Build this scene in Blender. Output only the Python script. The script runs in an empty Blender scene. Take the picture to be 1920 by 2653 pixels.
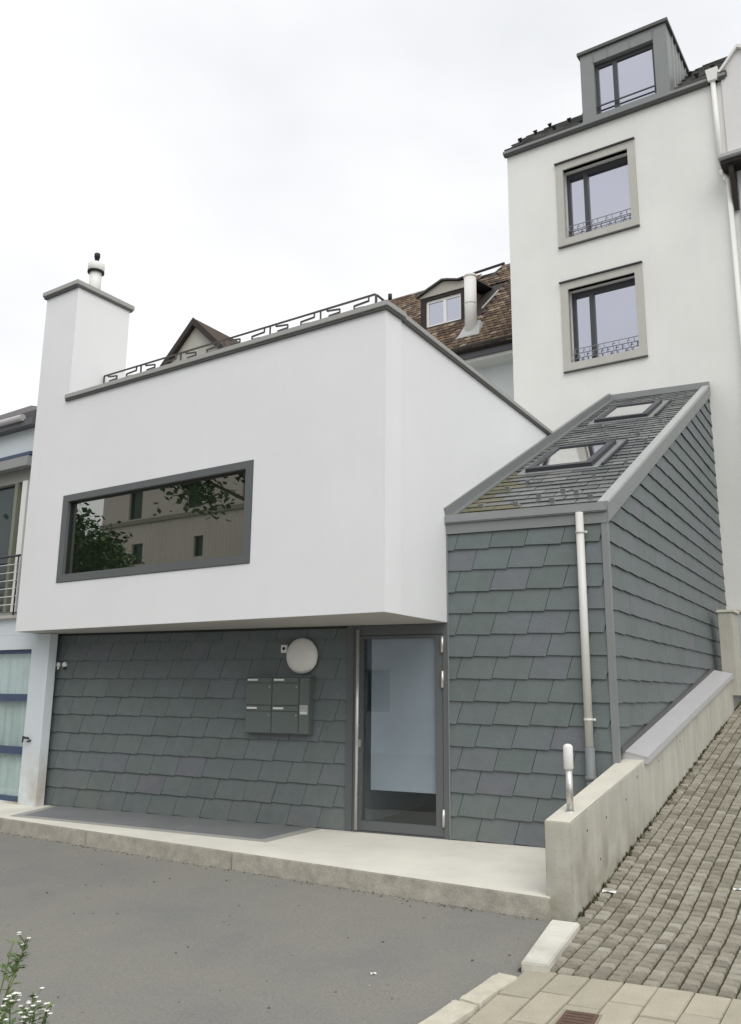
import bpy, math, random
from mathutils import Vector, Matrix
random.seed(7)
sc = bpy.context.scene
C = bpy.context.collection
R = math.radians

# ------------------------------------------------------------------ camera
cam_d = bpy.data.cameras.new('camera'); cam = bpy.data.objects.new('camera', cam_d); C.objects.link(cam)
sc.camera = cam
cam_d.sensor_fit = 'VERTICAL'; cam_d.sensor_height = 24.0; cam_d.lens = 24.0 * 2175.8 / 2653
cam_d.clip_start = 0.05; cam_d.clip_end = 900
_p, _r = R(12.127), R(-0.4975)
_fw = Vector((0, math.cos(_p), math.sin(_p))); _rt = Vector((1, 0, 0)); _dn = _fw.cross(_rt)
_x = _rt * math.cos(_r) + _dn * math.sin(_r); _y = -(-_rt * math.sin(_r) + _dn * math.cos(_r))
cam.matrix_world = Matrix(((_x.x, _y.x, -_fw.x, 0), (_x.y, _y.y, -_fw.y, 0), (_x.z, _y.z, -_fw.z, 1.6), (0, 0, 0, 1)))

# ------------------------------------------------------------------ sky, sun, exposure
SUN_EL, SUN_AZ = R(50), R(168)      # azimuth clockwise from +Y
w = bpy.data.worlds.new('World'); sc.world = w; w.use_nodes = True
nt = w.node_tree; nt.nodes.clear()
def wn(t): return nt.nodes.new(t)
out = wn('ShaderNodeOutputWorld'); bg = wn('ShaderNodeBackground'); sky = wn('ShaderNodeTexSky')
sky.sky_type = 'NISHITA'; sky.sun_disc = False; sky.sun_elevation = SUN_EL; sky.sun_rotation = SUN_AZ
sky.air_density = 1.0; sky.dust_density = 4.0
tc = wn('ShaderNodeTexCoord'); mp = wn('ShaderNodeMapping'); mp.inputs['Scale'].default_value = (1, 1, 2.2)
nz = wn('ShaderNodeTexNoise'); nz.inputs['Scale'].default_value = 1.7; nz.inputs['Detail'].default_value = 4; nz.inputs['Roughness'].default_value = 0.5
cr = wn('ShaderNodeValToRGB')
cr.color_ramp.elements[0].position = 0.3; cr.color_ramp.elements[0].color = (0.715, 0.73, 0.755, 1)
cr.color_ramp.elements[1].position = 0.72; cr.color_ramp.elements[1].color = (1, 1, 1, 1)
mul = wn('ShaderNodeVectorMath'); mul.operation = 'SCALE'; mul.inputs['Scale'].default_value = 10.2
mix = wn('ShaderNodeMix'); mix.data_type = 'RGBA'; mix.clamp_result = False; mix.inputs['Factor'].default_value = 0.93
nt.links.new(tc.outputs['Generated'], mp.inputs['Vector']); nt.links.new(mp.outputs['Vector'], nz.inputs['Vector'])
nt.links.new(nz.outputs['Fac'], cr.inputs['Fac']); nt.links.new(cr.outputs['Color'], mul.inputs[0])
nt.links.new(sky.outputs['Color'], mix.inputs['A']); nt.links.new(mul.outputs['Vector'], mix.inputs['B'])
nt.links.new(mix.outputs['Result'], bg.inputs['Color']); bg.inputs['Strength'].default_value = 0.1
nt.links.new(bg.outputs['Background'], out.inputs['Surface'])
sd = bpy.data.lights.new('sun', 'SUN'); sd.energy = 1.3; sd.angle = R(45); sd.color = (1, 0.97, 0.92)
so = bpy.data.objects.new('sun', sd); C.objects.link(so)
_sdir = Vector((math.sin(SUN_AZ) * math.cos(SUN_EL), math.cos(SUN_AZ) * math.cos(SUN_EL), math.sin(SUN_EL)))
so.rotation_euler = (-_sdir).to_track_quat('-Z', 'Y').to_euler(); so.location = (0, -5, 30)
sc.view_settings.view_transform = 'Standard'; sc.view_settings.look = 'None'
sc.view_settings.exposure = 0.24; sc.view_settings.gamma = 1.0; sc.view_settings.use_curve_mapping = False
sc.cycles.use_denoising = True
sc.cycles.max_bounces = 8; sc.cycles.transparent_max_bounces = 12

# ------------------------------------------------------------------ materials
MT = {}
def M(name, col, rough=0.65, var=0.10, scale=3.0, bump=0.0, bscale=90.0, spec=0.3, metal=0.0,
      col2=None, streak=0.0, piece=0.0, ramp=None, dirt=None, detail=6, speck=0.0):
    if name in MT: return MT[name]
    m = bpy.data.materials.new(name); m.use_nodes = True; MT[name] = m
    t = m.node_tree; b = t.nodes['Principled BSDF']; N = t.nodes.new; L = t.links.new
    b.inputs['Roughness'].default_value = rough; b.inputs['Metallic'].default_value = metal
    b.inputs['Specular IOR Level'].default_value = spec
    geo = N('ShaderNodeNewGeometry'); pos = geo.outputs['Position']
    rnd = None
    if piece or ramp:
        oi = N('ShaderNodeObjectInfo'); ad = N('ShaderNodeMath'); ad.operation = 'ADD'
        L(oi.outputs['Random'], ad.inputs[0]); L(geo.outputs['Random Per Island'], ad.inputs[1])
        fr = N('ShaderNodeMath'); fr.operation = 'FRACT'; L(ad.outputs[0], fr.inputs[0]); rnd = fr.outputs[0]
    if ramp:
        rp = N('ShaderNodeValToRGB'); e = rp.color_ramp.elements
        while len(e) < len(ramp): e.new(0.5)
        for k, (q, cc) in enumerate(ramp): e[k].position = q; e[k].color = (*cc, 1)
        L(rnd, rp.inputs['Fac']); base = rp.outputs['Color']
    else:
        rg = N('ShaderNodeRGB'); rg.outputs[0].default_value = (*col, 1); base = rg.outputs[0]
    def mult(a, fac_out, lo, hi):
        mr = N('ShaderNodeMapRange'); L(fac_out, mr.inputs['Value'])
        mr.inputs['To Min'].default_value = lo; mr.inputs['To Max'].default_value = hi
        vm = N('ShaderNodeVectorMath'); vm.operation = 'SCALE'; L(a, vm.inputs[0]); L(mr.outputs[0], vm.inputs['Scale'])
        return vm.outputs[0]
    n1 = N('ShaderNodeTexNoise'); n1.inputs['Scale'].default_value = scale; n1.inputs['Detail'].default_value = detail
    n1.inputs['Roughness'].default_value = 0.6; L(pos, n1.inputs['Vector'])
    if col2:
        mr = N('ShaderNodeMapRange'); L(n1.outputs['Fac'], mr.inputs['Value']); mr.inputs['From Min'].default_value = 0.38; mr.inputs['From Max'].default_value = 0.64
        mx = N('ShaderNodeMix'); mx.data_type = 'RGBA'; L(mr.outputs[0], mx.inputs['Factor']); L(base, mx.inputs['A']); mx.inputs['B'].default_value = (*col2, 1)
        base = mx.outputs['Result']
    if var: base = mult(base, n1.outputs['Fac'], 1 - 2 * var, 1 + 2 * var)
    if streak:
        mp_ = N('ShaderNodeMapping'); mp_.inputs['Scale'].default_value = (6, 6, 0.5); L(pos, mp_.inputs['Vector'])
        n2 = N('ShaderNodeTexNoise'); n2.inputs['Scale'].default_value = 1.6; n2.inputs['Detail'].default_value = 5; L(mp_.outputs[0], n2.inputs['Vector'])
        base = mult(base, n2.outputs['Fac'], 1 - 2 * streak, 1 + 1.6 * streak)
    if dirt:
        dcol, zlo, zhi, amt = dirt
        sx = N('ShaderNodeSeparateXYZ'); L(pos, sx.inputs[0])
        mr = N('ShaderNodeMapRange'); L(sx.outputs['Z'], mr.inputs['Value']); mr.inputs['From Min'].default_value = zhi; mr.inputs['From Max'].default_value = zlo
        n3 = N('ShaderNodeTexNoise'); n3.inputs['Scale'].default_value = 3.5; n3.inputs['Detail'].default_value = 7; L(pos, n3.inputs['Vector'])
        mr3 = N('ShaderNodeMapRange'); L(n3.outputs['Fac'], mr3.inputs['Value']); mr3.inputs['From Min'].default_value = 0.35; mr3.inputs['From Max'].default_value = 0.7; mr3.inputs['To Max'].default_value = amt
        mm = N('ShaderNodeMath'); mm.operation = 'MULTIPLY'; L(mr.outputs[0], mm.inputs[0]); L(mr3.outputs[0], mm.inputs[1])
        mx = N('ShaderNodeMix'); mx.data_type = 'RGBA'; L(mm.outputs[0], mx.inputs['Factor']); L(base, mx.inputs['A']); mx.inputs['B'].default_value = (*dcol, 1)
        base = mx.outputs['Result']
    if piece: base = mult(base, rnd, 1 - piece, 1 + piece)
    if speck:
        n4 = N('ShaderNodeTexNoise'); n4.inputs['Scale'].default_value = 75; n4.inputs['Detail'].default_value = 3; L(pos, n4.inputs['Vector'])
        base = mult(base, n4.outputs['Fac'], 1 - 2 * speck, 1 + 2 * speck)
    L(base, b.inputs['Base Color'])
    if bump:
        nb = N('ShaderNodeTexNoise'); nb.inputs['Scale'].default_value = bscale; nb.inputs['Detail'].default_value = 4; L(pos, nb.inputs['Vector'])
        bp = N('ShaderNodeBump'); bp.inputs['Strength'].default_value = bump; bp.inputs['Distance'].default_value = 0.01
        L(nb.outputs['Fac'], bp.inputs['Height']); L(bp.outputs[0], b.inputs['Normal'])
    return m

def glass(name, refl, tint, under=None, trans=(0.9, 0.95, 0.93)):
    """coated window glass: mirror reflection over either a see-through pane or a dark room behind"""
    m = bpy.data.materials.new(name); m.use_nodes = True; MT[name] = m
    t = m.node_tree; t.nodes.clear(); N = t.nodes.new; L = t.links.new
    o = N('ShaderNodeOutputMaterial'); g = N('ShaderNodeBsdfGlossy'); g.inputs['Roughness'].default_value = 0.0; g.inputs['Color'].default_value = (*tint, 1)
    if under: a = N('ShaderNodeBsdfDiffuse'); a.inputs['Color'].default_value = (*under, 1)
    else: a = N('ShaderNodeBsdfTransparent'); a.inputs['Color'].default_value = (*trans, 1)
    lw = N('ShaderNodeLayerWeight'); lw.inputs['Blend'].default_value = 0.5
    pw = N('ShaderNodeMath'); pw.operation = 'POWER'; pw.inputs[1].default_value = 4.0; L(lw.outputs['Facing'], pw.inputs[0])
    mr = N('ShaderNodeMapRange'); mr.inputs['To Min'].default_value = refl; mr.inputs['To Max'].default_value = 1.0
    L(pw.outputs[0], mr.inputs['Value'])
    nb = N('ShaderNodeTexNoise'); nb.inputs['Scale'].default_value = 1.1; bp = N('ShaderNodeBump'); bp.inputs['Strength'].default_value = 0.02
    ge = N('ShaderNodeNewGeometry'); L(ge.outputs['Position'], nb.inputs['Vector']); L(nb.outputs['Fac'], bp.inputs['Height']); L(bp.outputs[0], g.inputs['Normal'])
    mx = N('ShaderNodeMixShader'); L(mr.outputs[0], mx.inputs[0]); L(a.outputs[0], mx.inputs[1]); L(g.outputs[0], mx.inputs[2]); L(mx.outputs[0], o.inputs['Surface'])
    return m

WHITE = M('white_render', (0.80, 0.815, 0.825), 0.8, 0.03, 0.8, bump=0.16, bscale=110, spec=0.2, streak=0.006)
TOWERW = M('tower_render', (0.74, 0.742, 0.72), 0.85, 0.08, 0.45, bump=0.18, bscale=100, spec=0.2, streak=0.010)
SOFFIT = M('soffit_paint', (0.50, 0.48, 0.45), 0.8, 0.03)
COPING = M('coping_metal', (0.36, 0.36, 0.345), 0.45, 0.05, spec=0.5)
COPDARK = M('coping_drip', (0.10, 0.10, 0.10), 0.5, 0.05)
FRAMEG = M('grey_window_frame', (0.115, 0.125, 0.128), 0.45, 0.03, spec=0.4)
DARKF = M('anthracite_frame', (0.045, 0.047, 0.055), 0.4, 0.03, spec=0.5)
SLATE = M('wall_slate', (0.15, 0.17, 0.17), 0.5, 0.09, 7.0, bump=0.30, bscale=38, spec=0.45, speck=0.06, dirt=((0.19, 0.19, 0.165), 0.15, 0.75, 0.55),
          ramp=[(0.0, (0.122, 0.150, 0.148)), (0.3, (0.136, 0.164, 0.162)), (0.6, (0.130, 0.158, 0.159)), (0.8, (0.142, 0.164, 0.172)), (0.94, (0.145, 0.155, 0.172)), (1.0, (0.128, 0.155, 0.153))])
ROOFSL = M('roof_slate', (0.15, 0.16, 0.16), 0.30, 0.10, 7.0, bump=0.25, bscale=50, spec=0.8,
           ramp=[(0.0, (0.10, 0.11, 0.11)), (0.5, (0.15, 0.16, 0.16)), (1.0, (0.21, 0.215, 0.21))])
MOSSSL = M('mossy_roof_slate', (0.14, 0.13, 0.07), 0.7, 0.15, 14.0, bump=0.4, bscale=60, spec=0.3,
           ramp=[(0.0, (0.105, 0.108, 0.085)), (0.5, (0.145, 0.138, 0.085)), (1.0, (0.18, 0.172, 0.13))])
BACK = M('dark_batten', (0.035, 0.042, 0.042), 0.8, 0.05)
ZINC = M('zinc_sheet', (0.215, 0.23, 0.23), 0.42, 0.05, 4, spec=0.5)
ZINCL = M('light_zinc_edge', (0.40, 0.415, 0.41), 0.35, 0.05, 5, spec=0.5)
STEEL = M('stainless_steel', (0.62, 0.62, 0.60), 0.3, 0.03, spec=0.5, metal=0.7)
PIPE = M('pale_metal_pipe', (0.66, 0.66, 0.63), 0.4, 0.03, spec=0.5)
WPIPE = M('white_pipe', (0.80, 0.80, 0.77), 0.5, 0.02)
CONC = M('pale_concrete', (0.70, 0.68, 0.61), 0.85, 0.11, 1.7, bump=0.15, bscale=60, spec=0.2, speck=0.03)
KERBC = M('kerb_concrete', (0.40, 0.38, 0.325), 0.9, 0.28, 8, bump=0.4, bscale=45, spec=0.2, speck=0.10)
WALLC = M('wall_concrete', (0.50, 0.49, 0.43), 0.85, 0.10, 2.2, bump=0.25, bscale=40, spec=0.2, streak=0.13, speck=0.03,
          dirt=((0.17, 0.155, 0.09), 0.0, 0.75, 0.95))
WALLTOP = M('bare_concrete_top', (0.62, 0.60, 0.52), 0.85, 0.08, 5, bump=0.2, bscale=50)
CAPM = M('grey_metal_cap', (0.50, 0.50, 0.51), 0.4, 0.05, 6, spec=0.5)
STONEF = M('stone_surround', (0.47, 0.465, 0.43), 0.8, 0.05, 4, bump=0.1)
WALLSTUC = M('wall_behind', (0.70, 0.74, 0.74), 0.85, 0.03)
NEIGHW = M('pale_blue_render', (0.66, 0.72, 0.75), 0.85, 0.04, 1.2, bump=0.1, dirt=((0.40, 0.31, 0.19), 0.1, 1.0, 0.95))
BLUEF = M('blue_frame', (0.06, 0.085, 0.155), 0.45, 0.08)
BROWNT = M('brown_roof_tile', (0.13, 0.09, 0.07), 0.75, 0.12, 5, spec=0.2,
           ramp=[(0.0, (0.065, 0.045, 0.035)), (0.35, (0.115, 0.076, 0.056)), (0.6, (0.155, 0.105, 0.074)), (0.85, (0.185, 0.14, 0.088)), (1.0, (0.30, 0.25, 0.18))])
DARKT = M('dark_roof_tile', (0.07, 0.068, 0.07), 0.6, 0.1, 5, ramp=[(0.0, (0.06, 0.06, 0.06)), (1.0, (0.19, 0.188, 0.18))])
WOODD = M('weathered_board', (0.42, 0.41, 0.36), 0.8, 0.08, 4)
DARKEAVE = M('dark_eave', (0.035, 0.03, 0.027), 0.7, 0.08)
BLACK = M('black_metal', (0.02, 0.02, 0.022), 0.45, 0.05)
RAILM = M('railing_iron', (0.07, 0.068, 0.065), 0.5, 0.05)
PLASTW = M('white_plastic', (0.80, 0.80, 0.78), 0.35, 0.01, spec=0.5)
LAMPD = M('lamp_opal', (0.78, 0.78, 0.75), 0.25, 0.01, spec=0.5)
BOXM = M('mailbox_paint', (0.125, 0.15, 0.142), 0.45, 0.03, spec=0.4)
COBB = M('cobble_stone', (0.28, 0.25, 0.19), 0.85, 0.14, 12, bump=0.5, bscale=70, spec=0.2, speck=0.10,
         ramp=[(0.0, (0.20, 0.186, 0.148)), (0.3, (0.262, 0.244, 0.196)), (0.6, (0.295, 0.275, 0.222)), (0.9, (0.335, 0.315, 0.26)), (1.0, (0.38, 0.365, 0.31))])
JOINT = M('mossy_joint', (0.06, 0.054, 0.034), 0.95, 0.2, 8, col2=(0.06, 0.064, 0.03), bump=0.5)
SLABM = M('paving_slab', (0.41, 0.38, 0.30), 0.85, 0.10, 5, bump=0.35, bscale=80, spec=0.2, piece=0.10, speck=0.06)
KSTONE = M('rough_kerb_stone', (0.54, 0.51, 0.42), 0.85, 0.18, 9, bump=0.5, bscale=40, piece=0.05)
ASPH = M('asphalt', (0.255, 0.248, 0.218), 0.85, 0.19, 0.8, bump=0.35, bscale=220, spec=0.3, speck=0.17, col2=(0.178, 0.178, 0.170), detail=8)
INLAY = M('dark_stone_inlay', (0.19, 0.20, 0.205), 0.6, 0.16, 1.6, bump=0.15)
RUST = M('rusty_iron', (0.13, 0.085, 0.065), 0.8, 0.2, 14, bump=0.4)
PAPER = M('paper', (0.8, 0.8, 0.77), 0.7, 0.02)
ROOMW = M('lobby_paint', (0.74, 0.79, 0.88), 0.8, 0.02)
ROOMF = M('lobby_floor', (0.10, 0.12, 0.12), 0.5, 0.05)
CURT = M("curtain", (0.52, 0.58, 0.57), 0.8, 0.12, 3, streak=0.12)
BARK = M('bark', (0.12, 0.095, 0.07), 0.9, 0.2, 10, bump=0.5)
LEAF = M('leaf', (0.06, 0.10, 0.03), 0.6, 0.1, 3, ramp=[(0.0, (0.03, 0.055, 0.018)), (0.6, (0.06, 0.10, 0.03)), (1.0, (0.11, 0.15, 0.05))])
WEED = M('weed_leaf', (0.10, 0.15, 0.05), 0.6, 0.1, 3, ramp=[(0.0, (0.07, 0.12, 0.04)), (0.6, (0.13, 0.19, 0.07)), (1.0, (0.20, 0.26, 0.11))])
PETAL = M('white_petal', (0.82, 0.82, 0.78), 0.6, 0.02)
OPPW = M('opposite_render', (0.56, 0.51, 0.455), 0.85, 0.05, 1.0, streak=0.05)
PANEBIG = glass('dark_mirror_glass', 0.36, (0.91, 0.92, 0.88), under=(0.014, 0.022, 0.015))
PANESKY = glass('sky_mirror_glass', 0.55, (0.88, 0.90, 1.0), under=(0.05, 0.05, 0.065))
PANEDOOR = glass('door_glass', 0.045, (0.95, 0.97, 1.0), trans=(0.93, 0.97, 0.965))
PANELIGHT = glass('skylight_glass', 0.6, (1, 1, 1), trans=(0.9, 0.92, 0.92))
PANENEI = glass('neighbour_glass', 0.02, (0.85, 0.9, 0.9), under=(0.03, 0.045, 0.042))

LOBBYTONE = M('lit_lobby_tone', (0.34, 0.345, 0.40), 0.6, 0.16, 0.9)  # pale tone standing in for the lit lobby behind the door
# ------------------------------------------------------------------ builders
RL = {}
def tag(o, label=None, cat=None, group=None, kind=None):
    if label: o['label'] = label
    if cat: o['category'] = cat
    if group: o['group'] = group
    if kind: o['kind'] = kind
    return o
def thing(name, loc, label, cat, group=None):
    o = bpy.data.objects.new(name, None); o.empty_display_size = 0.2; C.objects.link(o)
    o.location = loc; RL[o.name] = Vector(loc)
    return tag(o, label, cat, group)

class Frame:
    """vertical wall frame: u along the wall, d into the wall (away from the street), z up"""
    def __init__(s, x, y, ang):
        s.o = Vector((x, y, 0)); s.a = R(ang); s.u = Vector((math.cos(s.a), math.sin(s.a), 0)); s.m = Vector((-math.sin(s.a), math.cos(s.a), 0))
    def P(s, u, d, z): q = s.o + s.u * u + s.m * d; return Vector((q.x, q.y, z))
    def sub(s, u, d, ang=None):
        q = s.P(u, d, 0); return Frame(q.x, q.y, math.degrees(s.a) if ang is None else ang)

class MB:
    def __init__(s): s.v = []; s.f = []; s.sm = []
    def add(s, vs, fs, smooth=False):
        k = len(s.v); s.v += [Vector(q) for q in vs]; s.f += [tuple(k + i for i in f) for f in fs]; s.sm += [smooth] * len(fs); return s
    def hexa(s, b, t):
        n = len(b); fs = [tuple(reversed(range(n))), tuple(range(n, 2 * n))] + [(i, (i + 1) % n, n + (i + 1) % n, n + i) for i in range(n)]
        return s.add(list(b) + list(t), fs)
    def box(s, F, u0, u1, d0, d1, z0, z1):
        return s.hexa([F.P(u0, d0, z0), F.P(u1, d0, z0), F.P(u1, d1, z0), F.P(u0, d1, z0)], [F.P(u0, d0, z1), F.P(u1, d0, z1), F.P(u1, d1, z1), F.P(u0, d1, z1)])
    def poly(s, F, pts, d0, d1):
        """polygon in (u,z), counter-clockwise seen from the street, extruded from d0 to d1"""
        return s.hexa([F.P(u, d1, z) for u, z in pts], [F.P(u, d0, z) for u, z in pts])
    def plan(s, pts, z0, z1):
        return s.hexa([Vector((x, y, z0)) for x, y in pts], [Vector((x, y, z1)) for x, y in pts])
    def tube(s, a, b, r, n=8, r2=None, cap=True):
        a = Vector(a); b = Vector(b); d = (b - a).normalized(); x = d.orthogonal().normalized(); y = d.cross(x); r2 = r if r2 is None else r2
        vs = [a + (x * math.cos(t) + y * math.sin(t)) * r for t in [2 * math.pi * i / n for i in range(n)]] + [b + (x * math.cos(t) + y * math.sin(t)) * r2 for t in [2 * math.pi * i / n for i in range(n)]]
        k0 = len(s.f); s.add(vs, [(i, (i + 1) % n, n + (i + 1) % n, n + i) for i in range(n)], smooth=n > 5)
        if cap: s.add([], []); k = len(s.v) - 2 * n; s.f += [tuple(k + i for i in reversed(range(n))), tuple(k + n + i for i in range(n))]; s.sm += [False, False]
        return s
    def path(s, pts, r, n=6):
        for a, b in zip(pts, pts[1:]): s.tube(a, b, r, n)
        return s
    def bar(s, a, b, wd, ht):
        a = Vector(a); b = Vector(b); d = (b - a).normalized(); up = Vector((0, 0, 1))
        if abs(d.z) > 0.95: up = Vector((0, 1, 0))
        x = d.cross(up).normalized() * wd / 2; y = x.cross(d).normalized() * ht / 2
        return s.hexa([a - x - y, a + x - y, a + x + y, a - x + y], [b - x - y, b + x - y, b + x + y, b - x + y])
    def lathe(s, o, ax, prof, n=20):
        o = Vector(o); ax = Vector(ax).normalized(); x = ax.orthogonal().normalized(); y = ax.cross(x); vs = []; fs = []
        for r, h in prof: vs += [o + ax * h + (x * math.cos(2 * math.pi * i / n) + y * math.sin(2 * math.pi * i / n)) * r for i in range(n)]
        for j in range(len(prof) - 1): fs += [(j * n + i, j * n + (i + 1) % n, (j + 1) * n + (i + 1) % n, (j + 1) * n + i) for i in range(n)]
        s.add(vs, fs, True); k = len(s.v) - len(vs)
        s.f += [tuple(k + i for i in reversed(range(n))), tuple(k + len(vs) - n + i for i in range(n))]; s.sm += [False, False]
        return s
    def build(s, name, mat, parent=None, bevel=0.0, kind=None, origin=None):
        off = RL[parent.name] if parent else (Vector(origin) if origin is not None else Vector((0, 0, 0)))
        me = bpy.data.meshes.new(name); me.from_pydata([tuple(q - off) for q in s.v], [], s.f); me.validate()
        me.polygons.foreach_set('use_smooth', (s.sm + [False] * len(me.polygons))[:len(me.polygons)])
        me.materials.append(mat); me.update()
        import bmesh
        bm = bmesh.new(); bm.from_mesh(me); bmesh.ops.recalc_face_normals(bm, faces=bm.faces)
        if bevel: bmesh.ops.bevel(bm, geom=[e for e in bm.edges if e.is_manifold and e.calc_face_angle(0) > 0.4], offset=bevel, segments=2, affect='EDGES', clamp_overlap=True)
        bm.to_mesh(me); bm.free()
        o = bpy.data.objects.new(name, me); C.objects.link(o)
        if parent: o.parent = parent
        else: o.location = off
        RL[o.name] = off
        if kind: o['kind'] = kind
        return o

def panel(F, u0, u1, z0, z1, d0, d1, holes=()):
    """wall slab with rectangular openings (u0,u1,z0,z1)"""
    us = sorted({u0, u1, *[h[0] for h in holes], *[h[1] for h in holes]}); zs = sorted({z0, z1, *[h[2] for h in holes], *[h[3] for h in holes]})
    solid = lambda i, j: 0 <= i < len(us) - 1 and 0 <= j < len(zs) - 1 and not any(h[0] < (us[i] + us[i + 1]) / 2 < h[1] and h[2] < (zs[j] + zs[j + 1]) / 2 < h[3] for h in holes)
    mb = MB(); nu = len(us); idx = lambda i, j, k: (j * nu + i) * 2 + k; fs = []
    for i in range(nu - 1):
        for j in range(len(zs) - 1):
            if not solid(i, j): continue
            fs.append((idx(i, j, 0), idx(i + 1, j, 0), idx(i + 1, j + 1, 0), idx(i, j + 1, 0)))
            fs.append((idx(i, j, 1), idx(i, j + 1, 1), idx(i + 1, j + 1, 1), idx(i + 1, j, 1)))
            if not solid(i - 1, j): fs.append((idx(i, j, 0), idx(i, j + 1, 0), idx(i, j + 1, 1), idx(i, j, 1)))
            if not solid(i + 1, j): fs.append((idx(i + 1, j, 0), idx(i + 1, j, 1), idx(i + 1, j + 1, 1), idx(i + 1, j + 1, 0)))
            if not solid(i, j - 1): fs.append((idx(i, j, 0), idx(i, j, 1), idx(i + 1, j, 1), idx(i + 1, j, 0)))
            if not solid(i, j + 1): fs.append((idx(i, j + 1, 0), idx(i + 1, j + 1, 0), idx(i + 1, j + 1, 1), idx(i, j + 1, 1)))
    vs = [F.P(u, d, z) for z in zs for u in us for d in (d0, d1)]
    return mb.add(vs, fs)
def ring(F, u0, u1, z0, z1, wl, wr, wb, wt, d0, d1):
    return panel(F, u0, u1, z0, z1, d0, d1, [(u0 + wl, u1 - wr, z0 + wb, z1 - wt)])

def clip(poly, a, b, c):            # keep a*x+b*y<=c
    o = []
    for p, q in zip(poly, poly[1:] + poly[:1]):
        fp = a * p[0] + b * p[1] - c; fq = a * q[0] + b * q[1] - c
        if fp <= 0: o.append(p)
        if (fp < 0 < fq) or (fq < 0 < fp): t = fp / (fp - fq); o.append((p[0] + (q[0] - p[0]) * t, p[1] + (q[1] - p[1]) * t))
    return o
def area(p): return abs(sum(a[0] * b[1] - b[0] * a[1] for a, b in zip(p, p[1:] + p[:1]))) / 2
def subtract(poly, h):
    x0, x1, y0, y1 = h
    if not (min(p[0] for p in poly) < x1 and max(p[0] for p in poly) > x0 and min(p[1] for p in poly) < y1 and max(p[1] for p in poly) > y0): return [poly]
    mid = clip(clip(poly, -1, 0, -x0), 1, 0, x1)
    return [q for q in (clip(poly, 1, 0, x0), clip(poly, -1, 0, -x1), clip(mid, 0, 1, y0) if mid else [], clip(mid, 0, -1, -y1) if mid else []) if len(q) > 2 and area(q) > 0.0012]

_slate_cache = {}
def slate_mesh(key, poly, H, lift, th, mat, name):
    """thin plate: poly in (x, y up), its lower edge stands further out than its upper edge"""
    if key in _slate_cache: return _slate_cache[key]
    n = len(poly); out = lambda y: -(0.006 + lift * (1 - y / H))
    vs = [(x, out(y) + th, y) for x, y in poly] + [(x, out(y), y) for x, y in poly]
    fs = [tuple(range(n)), tuple(reversed(range(n, 2 * n)))] + [(i, n + i, n + (i + 1) % n, (i + 1) % n) for i in range(n)]
    me = bpy.data.meshes.new(name); me.from_pydata(vs, [], fs)
    import bmesh
    bm = bmesh.new(); bm.from_mesh(me); bmesh.ops.recalc_face_normals(bm, faces=bm.faces); bm.to_mesh(me); bm.free()
    me.materials.append(mat); _slate_cache[key] = me; return me
def slates(parent, origin, X, Nin, Y, rows, x0, x1, width, pitch, slant, offs, bounds, holes, mat_fn, name, lift=0.022, th=0.010, lap=0.03, gap=0.009, step=0.006):
    H = pitch + lap; base = Matrix((X, Nin, Y)).transposed().to_4x4(); cnt = 0
    for k in rows:
        y = k * pitch; n = math.floor((x0 - offs[k % 2]) / width) - 1
        while True:
            x = offs[k % 2] + n * width; n += 1
            if x > x1: break
            s = slant * H / pitch
            loc = [(gap / 2, step), (width - gap / 2, -step), (width - gap / 2 + s, H - step), (gap / 2 + s, H + step)]
            pieces = [[(p[0] + x, p[1] + y) for p in loc]]
            full = pieces[0]
            for a, b, c in bounds: pieces = [q for q in (clip(p, a, b, c) for p in pieces) if len(q) > 2 and area(q) > 0.0012]
            for h in holes: pieces = [q for p in pieces for q in subtract(p, h)]
            for p in pieces:
                mat = mat_fn(x, y)
                if p == full: me = slate_mesh((name, mat.name, width, gap), loc, H, lift, th, mat, name)
                else: me = slate_mesh((name, cnt, x, y), [(q[0] - x, q[1] - y) for q in p], H, lift, th, mat, name)
                o = bpy.data.objects.new(name, me); C.objects.link(o); o.parent = parent
                W = origin + X * x + Y * y + Nin * random.uniform(-0.002, 0.002)
                base2 = base.copy(); base2.translation = W - RL[parent.name]; o.matrix_basis = base2; cnt += 1
    return cnt

# ------------------------------------------------------------------ frames (metres; camera stands over the origin)
G = Frame(0.854, 9.018, -25.3)          # garage wall, door and annex front
B = Frame(0.1375, 7.855, -34)           # white upper storey, street side
S = G.sub(1.67, 0, 58.5)                # annex flank
T = Frame(6.074, 14.358, -33)           # tall house, street side
NB = Frame(-4.4, 11.3, -34)             # neighbour on the left
BD = Vector((math.cos(R(59)), math.sin(R(59)), 0))     # depth direction of the white storey
SD = S.u.copy()
ZP = 0.15

# ------------------------------------------------------------------ ground

# raised concrete apron with kerb blocks
K = Frame(-1.253, 8.225, -33.4)
GS = 0.07                                    # the asphalt falls gently away from the kerb
def gz(p): return -GS * max(0.0, min(5.0, (K.o - Vector((p[0], p[1], 0))).dot(K.m)))
g = MB(); vs = []
for d in (220, 0.05, 0, -2.5, -5, -220):
    for u in (-220, 220): q = K.P(u, d, 0); q.z = gz(q); vs.append(q)
g.add(vs, [(2 * i, 2 * i + 1, 2 * i + 3, 2 * i + 2) for i in range(5)])
tag(g.build('ground', ASPH), kind='structure')
ap = bpy.data.objects.new('pavement', None); C.objects.link(ap); RL['pavement'] = Vector((0, 0, 0)); ap['kind'] = 'structure'
e0 = K.P(-14, 0.0, 0); e1 = K.P(3.09, 0.0, 0)
mb = MB(); mb.plan([tuple(K.P(-14, 0.16, 0)[:2]), tuple(K.P(3.10, 0.16, 0)[:2]), (1.42, 6.72), (2.2, 8.2), (1.79, 8.9), (0.9, 9.6), (-4.3, 12.4), (-13.5, 18.5)], -0.05, ZP)
mb.build('slab', CONC, ap)
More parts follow.
